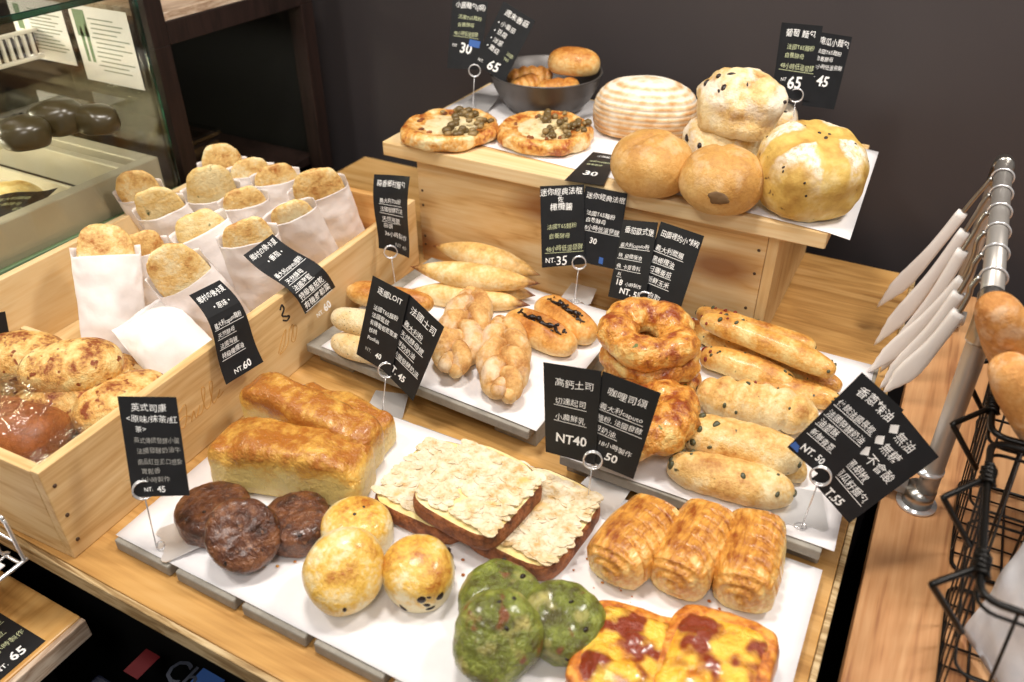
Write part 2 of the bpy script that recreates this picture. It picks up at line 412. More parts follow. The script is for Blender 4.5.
def card(name, c, lines, label, group=None, n=1, curve=None, mat='chalk_card', th=.0007, extra=()):
    """a chalk-written card on four world corners (TL, TR, BR, BL); lines = (text, x, y, size, flags) in fractions of the card's width"""
    A, B, C_, D = [Vector(q) for q in c]; o0 = (A + B + C_ + D) / 4
    nrm = (D - A).cross(B - A).normalized()
    if nrm.dot(CAM - o0) < 0: nrm = -nrm
    asp = ((D - A).length + (C_ - B).length) / ((B - A).length + (C_ - D).length); w = ((B - A).length + (C_ - D).length) / 2
    def S_(u, v, off=0):
        p = (A * (1 - u) + B * u) * (1 - v) + (D * (1 - u) + C_ * u) * v
        if curve: p = p + nrm * curve(u, v)
        return p + nrm * off - o0
    nv = 14 if curve else 1; nu = 6 if curve else 1; V, F = [], []
    for s_ in (0, -th):
        for i in range(nv + 1):
            for j in range(nu + 1): V.append(S_(j / nu, i / nv, s_))
    m = (nu + 1) * (nv + 1); ix = lambda i, j, k: k * m + i * (nu + 1) + j
    for i in range(nv):
        for j in range(nu):
            q = (ix(i, j, 0), ix(i + 1, j, 0), ix(i + 1, j + 1, 0), ix(i, j + 1, 0)); F.append(q); F.append(tuple(x + m for x in q[::-1]))
    for i in range(nv): F.append((ix(i, 0, 0), ix(i, 0, 1), ix(i + 1, 0, 1), ix(i + 1, 0, 0))); F.append((ix(i, nu, 0), ix(i + 1, nu, 0), ix(i + 1, nu, 1), ix(i, nu, 1)))
    for j in range(nu): F.append((ix(0, j, 0), ix(0, j + 1, 0), ix(0, j + 1, 1), ix(0, j, 1))); F.append((ix(nv, j, 0), ix(nv, j, 1), ix(nv, j + 1, 1), ix(nv, j + 1, 0)))
    o = mk(name, (V, F), mat, loc=o0, smooth=False); tag(o, label, 'price card', group)
    rnd = random.Random(sum(map(ord, label))); acc = {}
    for ln in lines:
        s, x, y, size = ln[:4]; fl = ln[4] if len(ln) > 4 else ''
        cjk = any(ord(ch) > 255 for ch in s); vf = text_vf(s, (.004 if 'b' in fl else .0) if cjk else (.022 if 'b' in fl else .006))
        if not vf[0]: continue
        mx = max(p.x for p in vf[0]); lim = ln[5] if len(ln) > 5 else .95 - x
        kx = min(size * 1.02, lim / mx) if mx > 0 else size
        sl = rnd.uniform(-.02, .03); ph = rnd.uniform(0, 6); pts = []
        for p in vf[0]:
            p = p + Vector((nz(p, 1.7, ph), nz(p, 1.7, ph + 4), 0)) * .045
            u = x + p.x * kx + p.y * size * .06; vv = y - p.y * size - p.x * kx * sl - .06 * size * math.sin(p.x * 1.9 + ph)
            pts.append(S_(u, vv / asp, .00025))
        key = ('price' if 'p' in fl else 'lettering', 'chalk_dim' if 'd' in fl else 'chalk_green' if 'g' in fl else 'chalk')
        acc.setdefault(key, []).append((pts, vf[1]))
        if 'u' in fl:
            x1 = min(.97, x + mx * kx + .03); yu = y + size * .22; t_ = .011; sl2 = rnd.uniform(-.01, .02)
            acc.setdefault(('underline', key[1]), []).append(([S_(x - .02, yu / asp, .00025), S_(x - .02, (yu + t_) / asp, .00025), S_(x1, (yu + t_ + sl2) / asp, .00025), S_(x1, (yu + sl2) / asp, .00025)], [(0, 1, 2, 3)]))
    for (nm, mt), parts in acc.items(): mk(nm, merge(*parts), mt, o, smooth=False)
    for (nm, mt, quad) in extra:
        mk(nm, ([S_(u, v, .0003) for u, v in quad], [tuple(range(len(quad)))]), mt, o, smooth=False)
    return o
def stand(base, ring, yaw, label, r_=.0095, w=.05, d=.046, wire='chrome'):
    """bent steel foot plate, wire stem, ring clip"""
    base, ring = Vector(base), Vector(ring)
    o = empty('card_stand', base, label, 'card stand', 'wire stands of the price cards')
    V, F = [], []; n = 14
    out = [(-w * .42, d), (w * .46, d * .94)]
    fr = [(w * .5 - w * i / n, -.004 * math.cos(PI * (i / n - .5)) - .003 * math.sin(5 * i / n * PI) + .002) for i in range(n + 1)]
    prof = out[:1] + out[1:] + fr
    rot = Matrix.Rotation(yaw, 3, 'Z')
    top = [rot @ Vector((x, y + .004, .0012 + .13 * (y + .005))) for x, y in prof]; bot = [p - Vector((0, 0, .0008)) for p in top]
    m = len(prof); F = [tuple(range(m)), tuple(range(m, 2 * m))[::-1]] + [(i, i + m, (i + 1) % m + m, (i + 1) % m) for i in range(m)]
    mk('foot_plate', (top + bot, F), 'plate_steel', o, smooth=False)
    v = ring - base; dn = (CAM - ring); dn.z *= .3; dn.normalize()
    mk('stem', tube([(0, 0, .001), v * .5, v - v.normalized() * r_], .0007, 8), wire, o)
    mk('clip_ring', merge(tube(circ(v + dn * .0016, r_, dn, 28), .0009, 8, True), tube(circ(v - dn * .0022, r_ * .98, dn, 28), .0008, 8, True)), wire, o)
    k = [rot @ Vector((.006 * math.cos(a), .004 + .004 * math.sin(a), .0024)) for a in [i * PI / 6 for i in range(12)]]
    mk('stem_loop', tube(k, .0008, 6, True), wire, o)
    return o

# ================================================================== price cards
LF, LY, LH = '法國T65麵粉', '自養酵母', '48小時低溫發酵'
card('price_card', [(-.6112, .3607, 1.0841), (-.5596, .3843, 1.0857), (-.5408, .3555, .9925), (-.5923, .3309, .9881)],
     [('英式司康', .2, .24, .15, 'b'), ('<原味/抹茶/紅', .09, .43, .14, 'b', .88), ('茶>', .22, .6, .12, 'b'), ('英式傳統發酵小蛋', .17, .80, .115, 'd'), ('法國發酵奶油牛', .19, .99, .115, 'd'),
      ('南品紅豆泥.口感紮', .18, 1.18, .115, 'd'), ('實鬆香', .22, 1.35, .11, 'd'), ('6小時製作', .2, 1.5, .11, 'd'), ('NT.', .22, 1.67, .1, 'pb'), ('45', .45, 1.68, .15, 'pb')],
     'black price card reading 45, standing by the chocolate scones and crate corner')
stand((-.586, .333, T + .0165), (-.583, .338, .996), -.62, 'wire card stand on a steel foot beside the chocolate scones', d=.05)
E1, F1 = [(-.548, .6756, 1.0722), (-.4875, .6627, 1.0698), (-.5022, .6323, .9689), (-.5627, .6451, .9713)], [(-.4885, .6635, 1.0692), (-.431, .6462, 1.0514), (-.4636, .6196, .9516), (-.521, .637, .9694)]
nE = Vector((.36, -.89, .31)).normalized()
card('price_card', E1, [('逐鄉LOIT', .2, .27, .16, 'b'), (LF, .19, .62, .12), ('法國藍紋', .19, .78, .12), ('有機葡萄乾堅果', .18, .94, .12), ('核桃', .2, 1.1, .11), ('Poolish', .2, 1.26, .11), ('NT.', .2, 1.52, .11, 'pd'), ('40', .5, 1.55, .16, 'pb')],
     'black price card reading 40, in front of the seeded rolls', 'pair of cards before the braided rolls')
card('price_card', [Vector(q) - nE * .0016 for q in F1], [('法國土司', .16, .28, .18, 'b'), ('義大利粉', .14, .58, .13, 'u'), ('天然酵母鹽', .14, .8, .13, 'u'), ('鮮奶奶油', .14, 1.02, .13, 'u'), ('法國發酵奶油', .16, 1.25, .12, 'u'), ('T. 45', .25, 1.58, .19, 'pb')],
     'black price card reading 45, tilted in front of the floury braided rolls', 'pair of cards before the braided rolls')
stand((-.515, .622, T + .0005), (-.509, .6335, .973), .35, 'wire card stand on bare wood before the braided rolls', d=.045)
card('price_card', [(-.7429, 1.1945, 1.274), (-.6827, 1.2025, 1.2709), (-.6814, 1.1703, 1.1722), (-.7389, 1.161, 1.1701)],
     [('小圓麵包(啊)', .1, .22, .17, 'b', .85), (LF, .2, .5, .12, 'g'), (LY, .2, .7, .12, 'g'), (LH, .12, .92, .13, 'gu', .7), ('NT', .1, 1.22, .1, 'p'), ('30', .32, 1.36, .36, 'pb')],
     'black price card reading 30 with a blue patch, at the left end of the shelf', 'pair of cards above the flat olive breads', extra=[('blue_patch', 'blue_tape', [(.6, .56), (.92, .58), (.9, .68), (.58, .66)])])
nG = Vector((.13, -.94, .31)).normalized()
card('price_card', [Vector(q) + nG * .0018 for q in [(-.6563, 1.2074, 1.2736), (-.6002, 1.208, 1.2496), (-.6369, 1.1722, 1.1577), (-.693, 1.1717, 1.1817)]],
     [('週末香菇', .16, .27, .18, 'b'), ('• 小番茄', .1, .55, .15), ('• 豆腐', .1, .77, .15), ('• 洋蔥', .1, .99, .15), ('• 蘑菇', .1, 1.2, .15), ('法國', .7, 1.1, .1, 'g'), ('T65', .68, 1.24, .1, 'g'), ('NT.', .06, 1.6, .1, 'p'), ('65', .36, 1.64, .34, 'pb')],
     'black price card reading 65, tilted beside the metal bowl on the shelf', 'pair of cards above the flat olive breads')
stand((-.693, 1.163, T + .2045), (-.69, 1.1675, 1.171), .1, 'wire card stand behind the flat olive breads, left end of the shelf', d=.06)
card('price_card', [(-.2278, 1.2294, 1.2839), (-.1786, 1.2721, 1.2755), (-.1718, 1.2451, 1.1773), (-.2194, 1.2049, 1.1888)],
     [('葡萄 麵包', .12, .26, .17, 'b'), (LF, .2, .52, .12, 'g'), (LY, .17, .7, .12, 'g'), (LH, .1, .93, .14, 'gu'), ('NT', .16, 1.2, .1, 'p'), ('65', .34, 1.32, .36, 'pb')],
     'black price card reading 65, clipped behind the raisin loaves', 'pair of cards behind the scored loaf')
nI = Vector((.62, -.76, .22)).normalized()
card('price_card', [Vector(q) - nI * .0018 for q in [(-.1804, 1.2679, 1.2682), (-.139, 1.3029, 1.2583), (-.138, 1.2712, 1.1622), (-.1794, 1.2362, 1.1721)]],
     [('南瓜小麵包', .06, .27, .2, 'b', .9), (LF, .06, .5, .13), (LY, .07, .68, .13), (LH, .02, .88, .13, '', .9), ('NT', .04, 1.15, .1, 'p'), ('45', .26, 1.28, .36, 'pb')],
     'black price card reading 45, right one of the pair behind the scored loaf', 'pair of cards behind the scored loaf')
stand((-.185, 1.232, T + .2045), (-.19, 1.231, 1.187), .5, 'wire card stand standing behind the scored loaf')
card('price_card', [(-.442, 1.089, T + .2045), (-.405, 1.092, T + .2045), (-.38, .982, T + .2045), (-.435, .973, T + .2045)],
     [('小圓麵包', .3, .35, .16, ''), (LF, .16, .8, .13, 'g'), (LY, .16, 1.08, .13, 'g'), ('30', .28, 1.85, .42, 'pb')], 'black price card reading 30, lying flat at the front of the shelf')
nL = Vector((.1, -.92, .37)).normalized()
card('price_card', [(-.4695, .9668, 1.0909), (-.4069, .9766, 1.1026), (-.383, .9381, 1.0028), (-.4442, .9265, .9864)],
     [('迷你經典法棍', .0, .2, .165, 'b', .96), ('佐', .4, .34, .13, 'b'), ('橄欖醬', .22, .52, .17, 'b'), (LF, .14, .92, .12, 'g'), (LY, .18, 1.12, .12, 'g'), ('48小時低溫發酵', .1, 1.4, .14, 'gu'), ('NT.', .08, 1.64, .15, 'p'), ('35', .32, 1.7, .28, 'p')],
     'black price card reading 35, clipped behind the chocolate chip rolls', 'pair of cards before the shelf front')
card('price_card', [Vector(q) - nL * .0018 for q in [(-.4052, .9761, 1.1012), (-.3449, .9807, 1.1003), (-.3392, .9418, 1.0034), (-.3995, .9373, 1.0043)]],
     [('迷你經典法棍', .06, .24, .15, 'b', .92), (LF, .12, .62, .12, 'b'), (LY, .12, .78, .12, 'b'), (LH, .06, .95, .13, 'bu'), ('30', .28, 1.25, .18, 'pb')],
     'black price card reading 30, right half of the pair on the shelf front', 'pair of cards before the shelf front', extra=[('blue_patch', 'blue_tape', [(.58, .88), (.68, .885), (.68, .97), (.58, .965)])])
stand((-.392, .928, T + .0405), (-.391, .9355, 1.004), .1, 'wire card stand behind the chocolate chip rolls', d=.04, w=.045)
nN = Vector((.24, -.90, .40)).normalized()
card('price_card', [(-.3317, .9371, 1.0834), (-.2812, .9257, 1.0956), (-.273, .8779, .9998), (-.3284, .892, .9899)],
     [('番茄歐式堡', .1, .3, .18, 'b', .84), ('義大利caputo粉', .06, .64, .12, 'u', .86), ('特. 級橄欖油', .06, .9, .12, 'u', .86), ('佛. 卡夏香料', .07, 1.16, .12, 'u', .84), ('料', .14, 1.34, .1, 'u'), ('18', .12, 1.56, .2, 'pb'), ('小時製作', .4, 1.55, .11), ('NT. 55', .28, 1.76, .2, 'pb')],
     'black price card reading 55, clipped behind the cheese rings', 'pair of cards behind the cheese rings')
card('price_card', [Vector(q) - nN * .0018 for q in [(-.2774, .9256, 1.098), (-.2154, .906, 1.101), (-.2236, .867, 1.006), (-.2856, .8865, 1.003)]],
     [('田園裡的小辣椒', .08, .25, .14, 'b', .88), ('義大利臘腸', .06, .55, .13, 'bu'), ('黑橄欖油', .06, .77, .13, 'bu'), ('日曬番茄', .06, .98, .13, 'bu'), ('新鮮玉米', .08, 1.19, .13, 'bu'), ('自取', .2, 1.5, .15, 'p')],
     'black price card with four underlined lines, behind the olive sticks', 'pair of cards behind the cheese rings')
stand((-.274, .872, T + .0405), (-.2735, .8785, 1.009), -.2, 'wire card stand hidden behind the cheese rings', d=.04)
nP = Vector((.14, -.97, .18)).normalized()
card('price_card', [(-.2855, .6038, 1.0791), (-.2245, .6076, 1.0863), (-.2169, .5894, .9811), (-.2719, .5867, .9787)],
     [('高鈣土司', .2, .4, .17, ''), ('切達起司', .2, .74, .14, 'u'), ('小農鮮乳', .2, 1.05, .14, 'u'), ('NT40', .2, 1.5, .25, 'pb', .68)], 'black price card reading 40, standing behind the almond toasts', 'pair of cards behind the almond toasts')
card('price_card', [Vector(q) - nP * .0016 for q in [(-.2235, .6076, 1.0861), (-.1638, .609, 1.0798), (-.1757, .5905, .9782), (-.2349, .5892, .9845)]],
     [('咖哩司頌', .16, .38, .17, ''), ('義大利caputo', .1, .66, .13, 'u'), ('麵粉. 法國發酵', .1, .88, .13, 'u', .8), ('母奶油.', .1, 1.1, .13, 'u'), ('18小時製作', .24, 1.34, .12, ''), ('50', .42, 1.6, .22, 'pb')],
     'black price card reading 50, tilted behind the almond toasts and beside the ring', 'pair of cards behind the almond toasts')
stand((-.221, .584, T + .0165), (-.219, .5875, .989), -.15, 'wire card stand on a shiny steel foot behind the almond toasts', d=.05, w=.055)
nR = Vector((.48, -.66, .58)).normalized()
card('price_card', [(-.0, .6849, 1.1126), (.0434, .6957, 1.0771), (-.0003, .6456, 1.0068), (-.0437, .6348, 1.0423)],
     [('香蔥辣油', .16, .3, .2, 'b'), ('傳統法國長棍', .06, .64, .14, 'bu', .84), ('法國發酵奶油', .06, .86, .14, 'bu', .84), ('油蔥酥', .06, 1.06, .14, 'bu'), ('新鮮青蔥', .08, 1.27, .13, 'bu'), ('NT. 50', .16, 1.56, .17, 'pb')],
     'black price card with underlined writing, tilted beside the olive loaves', 'pair of tilted cards at the right table edge', extra=[('blue_patch', 'blue_tape', [(.0, .97), (.2, .975), (.14, .915), (.02, .905)])])
card('price_card', [Vector(q) - nR * .0018 for q in [(.0423, .6947, 1.0761), (.0865, .7024, 1.0313), (.0284, .646, .9654), (-.0157, .6383, 1.0101)]],
     [('◆無油', .06, .32, .19, 'b'), ('◆無糖', .06, .58, .19, 'b'), ('◆不會酸', .06, .84, .19, 'b'), ('黑胡椒', .12, 1.08, .15, 'bu'), ('南瓜籽麵包', .1, 1.3, .15, 'bu'), ('T.55', .3, 1.62, .19, 'pb')],
     'black price card with white diamond bullets, overhanging the right table edge', 'pair of tilted cards at the right table edge')
stand((-.013, .64, T + .0405), (-.009, .641, 1.016), .3, 'wire card stand at the front right corner of the ring bread tray', d=.05, w=.055)
card('price_card', [(-.6905, .8833, 1.0964), (-.6271, .881, 1.1063), (-.6217, .8522, .9927), (-.6778, .8565, .993)],
     [('蒜香鄉村麵包', .08, .26, .17, 'b', .8), ('義大利T00粉', .16, .66, .13, 'u', .62), ('法國發酵奶油', .16, .88, .14, 'u', .66), ('天然海鹽', .18, 1.1, .13, 'u'), ('蒜頭', .2, 1.28, .13, ''), ('36小時製作', .2, 1.48, .14, '', .7), ('NT 40', .5, 1.72, .14, 'pd')],
     'black curled price card standing at the far end of the crate, left of the shelf', curve=lambda u, v: .004 * math.sin(v * 5) + .004 * (2 * u - 1) ** 2)
stand((-.652, .857, T + .0005), (-.654, .853, .994), -.3, 'wire card stand beside the far end of the crate', d=.03, w=.03)
# two limp cards hanging over the crate's long side
hB = [PX(189.3, 295.2, -.70), PX(219.6, 280, -.70), PX(263.5, 361.8, -.648), PX(226.4, 384.6, -.650)]
card('price_card', hB, [('鄉村の佛卡夏', .06, .24, .16, 'b', .86), ('• 原味 •', .3, .5, .15, 'b'), ('義大利caputo麵粉', .08, .88, .14, 'bu', .8), ('天然酵母', .1, 1.1, .12, 'u'), ('法國海鹽', .1, 1.32, .12, 'u'), ('特級橄欖油', .1, 1.56, .14, 'bu', .6), ('NT.', .26, 2.0, .15, 'p'), ('60', .5, 2.0, .22, 'pb')],
     'black curled price card reading 60, hanging over the crate side, nearer one', 'limp cards on the crate side', curve=lambda u, v: .012 * math.sin(PI * v) + .005 * math.sin(2 * PI * v))
hC = [PX(243.5, 255, -.725), PX(272.7, 234, -.725), PX(335.4, 287, -.655), PX(305.5, 314, -.655)]
card('price_card', hC, [('鄉村の佛卡夏', .06, .22, .16, 'b', .86), ('• 番茄 •', .3, .46, .15, 'b'), ('義大利caputo麵粉', .06, .84, .14, 'bu', .86), ('天然酵母', .1, 1.06, .13, 'bu'), ('法國海鹽', .08, 1.27, .14, 'bu'), ('特級番茄乾', .06, 1.49, .15, 'bu'), ('有機羅勒葉', .06, 1.72, .16, 'bu'), ('NT.', .22, 2.04, .13, 'p'), ('60', .46, 2.04, .22, 'pb')],
     'black curled price card reading 60, hanging over the crate side, farther one', 'limp cards on the crate side', curve=lambda u, v: .010 * math.sin(PI * v) - .006 * math.sin(2 * PI * v))
# the card lying on the low table and the one at the left picture edge
card('price_card', [(-.783, .178, T - .0792), (-.783, .239, T - .0792), (-.678, .239, T - .0792), (-.678, .178, T - .0792)],
     [('雞蛋布丁', .1, .3, .16, 'b'), ('法國發酵奶油', .1, .7, .13, 'gu'), ('義大利麵粉', .1, .95, .13, 'gu'), ('60小時製作', .3, 1.25, .13, 'g'), ('NT.', .2, 1.6, .13, 'p'), ('65', .48, 1.6, .26, 'pb')], 'black price card reading 65, lying on the low table at bottom left')
card('price_card', [(-1.005, .425, 1.012), (-.969, .469, 1.012), (-.967, .455, .945), (-1.003, .411, .945)], [('NT', .4, .9, .2, 'd')], 'black card at the left edge of the photo, standing in the crate')

# ================================================================== bread
crust('choc_scone', '#80502f', '#5c331d', '#341a0f', s=60, bump=.9, rough=.3, fine=140, coat=.3, spots=[(170, .62, '#8a5e40', .1)], top=.1)
crust('gold_scone', '#efdfb4', '#e6b850', '#a8591a', s=30, lo=.42, mid=.56, hi=.74, top=.35, topmap=(.3, 1), rough=.35, bump=.35, coat=.25)
crust('matcha_scone', '#98a04a', '#727a2c', '#4c4716', s=50, lo=.36, mid=.5, hi=.68, top=.2, rough=.3, bump=.5, coat=.3, spots=[(40, .58, '#b9ae66', .16), (52, .61, '#7a4420', .08)])
crust('toast_loaf', '#ecd284', '#e2b052', '#aa6826', s=40, lo=.36, mid=.52, hi=.72, top=.62, topmap=(.42, .76), rough=.36, bump=.5, coat=.2, fine=120)
flat('toast_loaf_edge', '#b97a34', .5)
crust('toast_crust', '#a8663a', '#8a4e28', '#5c2f18', s=80, bump=.8, fine=180, rough=.6, top=0)
crust('toast_crumb', '#f4e5ae', '#f2dc98', '#e8c878', s=40, rough=.6, bump=.3, top=0)
crust('almond_topping', '#e9dbc3', '#e0cda9', '#cba56a', s=80, rough=.65, bump=.3, top=0, spots=[(26, .66, '#e6b45c', .1)])
def laminated():
    k = NT('pastry_layers'); c = k.co('Object'); g = k.n('SeparateXYZ', Vector=k.co('Generated'))
    n = k.noise(c, 45, 4, .6); st = k.noise(k.co('Object', (1, .22, 1)), 260, 3, .6)
    f = k.math('ADD', k.math('MULTIPLY', n, .62), k.math('MULTIPLY', k.step(g.outputs['Z'], .1, 1), .22)); f = k.math('ADD', f, k.math('MULTIPLY', k.math('SUBTRACT', st, .5), .35))
    k.P(Base__Color=k.ramp(f, [(.30, '#f4d890'), (.46, '#dc9c44'), (.64, '#8f4616')]), Roughness=.32, Coat__Weight=.4, Coat__Roughness=.2)
    k.bump(k.math('ADD', st, k.math('MULTIPLY', k.noise(c, 120, 3), .6)), .7, .004); MATS['pastry_layers'] = k.m
laminated()
crust('custard', '#f5cc52', '#eeae34', '#c8681a', s=60, lo=.34, mid=.54, hi=.72, top=0, rough=.22, bump=.6, fine=150, coat=.5, spots=[(30, .47, '#86300f', .09)])
crust('pastry_rim', '#e8a546', '#c46f22', '#7d3612', s=60, top=0, rough=.35, bump=.4, coat=.2)
crust('spindle', '#f3dfae', '#e2b56a', '#6e3a18', s=42, lo=.36, mid=.58, hi=.92, top=.2, rough=.5, bump=.25, tips=.55)
crust('floury', '#e8cf9c', '#d6a562', '#a0642c', s=36, lo=.3, mid=.52, hi=.74, top=.2, rough=.75, bump=.3, flour=(26, .5, .45, '#f0e2cc'))
crust('seeded', '#eadab4', '#dcbb80', '#b5793a', s=26, lo=.36, mid=.6, hi=.82, top=.1, rough=.6, bump=.35, spots=[(420, .66, '#4d4a32', .03)])
crust('gold_roll', '#f0cf90', '#dda050', '#b06a26', s=30, top=.4, rough=.42, bump=.3, coat=.1)
crust('cheese_ring', '#eccf84', '#d8943e', '#8e3f14', s=48, lo=.36, mid=.50, hi=.66, top=.25, rough=.38, bump=.8, fine=110, coat=.2, spots=[(70, .69, '#5d6a2a', .05)])
crust('olive_stick', '#ecd592', '#d9a04c', '#9a5620', s=30, lo=.36, mid=.54, hi=.74, top=.3, rough=.42, bump=.3, coat=.15, spots=[(90, .70, '#454422', .05)])
crust('olive_loaf', '#efdcae', '#deb36a', '#a8682a', s=30, lo=.38, mid=.56, hi=.76, top=.25, rough=.5, bump=.35, spots=[(80, .70, '#4a4a34', .05)])
crust('flat_rim', '#f4e2b0', '#e6aa56', '#a8541c', s=40, lo=.36, mid=.52, hi=.66, top=.1, rough=.4, bump=.4, coat=.15)
crust('filling', '#f0e2bc', '#e8d098', '#b87a3a', s=70, lo=.36, mid=.56, hi=.74, top=0, rough=.45, bump=.4)
crust('round_roll', '#dcb674', '#c8964e', '#a4703a', s=22, lo=.3, mid=.55, hi=.8, top=.25, rough=.6, bump=.3, flour=(30, .5, .25, '#f0dcb8'))
crust('raisin_loaf', '#ecd9ac', '#dcb878', '#aa7038', s=28, lo=.34, mid=.55, hi=.75, top=.1, rough=.65, bump=.4, flour=(24, .48, .7, '#f4ecdf'))
crust('cheese_bun', '#efd490', '#deaa5c', '#8e4518', s=44, lo=.38, mid=.52, hi=.66, top=.1, rough=.5, bump=.5, spots=[(95, .61, '#8a4318', .06)])
crust('bag_bread', '#f6e6ba', '#ebc47c', '#b06a28', s=30, lo=.42, mid=.58, hi=.76, top=.3, rough=.5, bump=.35)
crust('herb_bread', '#f0deac', '#e3c078', '#b8803a', s=30, lo=.4, mid=.6, hi=.8, top=.2, rough=.5, bump=.35, spots=[(70, .68, '#4c5a34', .06)])
crust('brown_loaf', '#bd7840', '#9f5a2a', '#7a431e', s=24, top=.3, rough=.4, bump=.2)
crust('baguette_end', '#e6bc84', '#cf9450', '#a96c32', s=26, lo=.3, mid=.56, hi=.78, top=.3, topmap=(.0, .8), rough=.7, bump=.35, flour=(40, .5, .3, '#f0dcc0'))
def banneton():
    k = NT('banneton_crust'); c = k.co('Object'); g = k.n('SeparateXYZ', Vector=c)
    w = k.math('SINE', k.math('MULTIPLY', g.outputs['Z'], 2 * PI / .0078)); n = k.noise(c, 60, 4)
    f = k.math('ADD', k.math('MULTIPLY', w, .17), n); f = k.math('ADD', f, k.math('MULTIPLY', k.step(k.n('SeparateXYZ', Vector=k.co('Generated')).outputs['Z'], .2, 1), .25))
    k.P(Base__Color=k.ramp(f, [(.32, '#bd8a54'), (.55, '#dabb92'), (.8, '#ece2d2')]), Roughness=.8); k.bump(k.noise(c, 500, 3), .2, .002); MATS['banneton_crust'] = k.m
banneton()
def scored():
    k = NT('scored_crust'); c = k.co('Object'); g = k.n('SeparateXYZ', Vector=c); gz = k.n('SeparateXYZ', Vector=k.co('Generated')).outputs['Z']
    n = k.noise(c, 34, 4); d = k.math('MINIMUM', k.math('ABSOLUTE', g.outputs['X']), k.math('ABSOLUTE', g.outputs['Y']))
    base = k.ramp(k.math('ADD', n, k.math('MULTIPLY', gz, .15)), [(.36, '#e6d198'), (.56, '#d6b25c'), (.8, '#b0843a')])
    e = k.math('MULTIPLY', k.step(k.math('ADD', d, k.math('MULTIPLY', k.math('SUBTRACT', n, .5), .03)), .014, .019), k.step(gz, .42, .62))
    e = k.math('MULTIPLY', e, k.step(k.noise(c, 130, 4, .7), .30, .56)); e = k.math('MULTIPLY', e, k.step(k.math('ADD', d, k.math('MULTIPLY', n, .03)), .058, .044))
    rr_ = k.n('VectorMath', _operation='LENGTH', i0=k.n('CombineXYZ', X=g.outputs['X'], Y=g.outputs['Y']).outputs[0]).outputs['Value']
    e = k.math('MULTIPLY', e, k.step(k.math('ADD', rr_, k.math('MULTIPLY', n, .02)),   .080, .064))
    col = k.mix(e, base, lin('#eee4d4')); v = k.noise(c, 70, 2)
    col = k.mix(k.math('MULTIPLY', k.step(v, .7, .74), .8), col, lin('#5a4022'))
    k.P(Base__Color=col, Roughness=.65); k.bump(k.noise(c, 260, 3), .3, .003); MATS['scored_crust'] = k.m
scored()
HF = .0165                                         # front baking paper
G = 'bread laid out on the table'
def bread(name, vf, mat, label, cat, group=None):
    return tag(mk(name, vf, mat), label, cat, group)

# ---- chocolate scones
def scone(R, H, seed, ns): return se(R, R * .97, H / 2, .45, 1, 72, 48, ns=ns, seed=seed, flat=.85)
NS = ((30, .035), (70, .03), (150, .025), (300, .012))
for x, y, R, sd, tl, lab, dh in ((214, 513, .038, 1, 0, 'dark chocolate scone nearest the wire card stand, behind the leaning one', 0), (297, 523, .0365, 2, 0, 'glossy dark chocolate scone lying flat, rightmost of the three', 0),
                             (243, 535, .0365, 3, .75, 'dark chocolate scone leaning forward on the other two', .0)):
    vf = scone(R, .036, sd, NS); o = bread('chocolate_scone', vf, 'choc_scone', lab, 'scone', 'chocolate scones'); place(o, x, y, HF + dh, rz=sd, tilt=tl, az=CAMAZ + .1, vf=vf)
    bits('chocolate_chip', 4, 'choc', o, vf, .0028, sd, .6)
# ---- golden raisin scones
def dome(R, H, seed, ns=((24, .06), (60, .02)), e=.75): return se(R, R * .96, H * .62, e, 1, 60, 40, ns=ns, seed=seed, flat=.55)
for x, y, R, H, sd, tl, lab in ((357, 527, .036, .042, 4, .1, 'golden raisin scone behind the two others of its heap'), (345, 571, .0395, .046, 5, .8, 'big round golden scone leaning forward, nearest the front paper edge'),
                                (418, 570, .0355, .05, 6, .25, 'golden scone with dark raisins in its side, nearest the matcha scones')):
    vf = dome(R, H, sd); o = bread('raisin_scone', vf, 'gold_scone', lab, 'scone', 'golden raisin scones'); place(o, x, y, HF, rz=sd, tilt=tl, az=CAMAZ + (.15 if sd == 5 else -.1), vf=vf)
    bits('raisin', 16 if sd == 6 else 2, 'raisin', o, vf, .0060 if sd == 6 else .0026, sd + 2, .2, (lambda p: p.z < .034) if sd == 6 else None, sink=.75)
# ---- matcha scones
for x, y, R, H, sd, tl, lab in ((500, 598, .039, .038, 7, .1, 'green matcha scone at the back of its heap'), (563, 621, .0375, .036, 9, .3, 'green matcha scone on the right, nearest the custard pastries'),
                                (499, 637, .0405, .042, 8, .75, 'green matcha scone leaning forward at the front of its heap')):
    vf = dome(R, H, sd, ((26, .09), (60, .06), (130, .03), (260, .012)), .6); o = bread('matcha_scone', vf, 'matcha_scone', lab, 'scone', 'matcha scones'); place(o, x, y, HF, rz=sd, tilt=tl, az=CAMAZ, vf=vf)
    bits('burnt_chip', 3, 'choc', o, vf, .003, sd, .6)
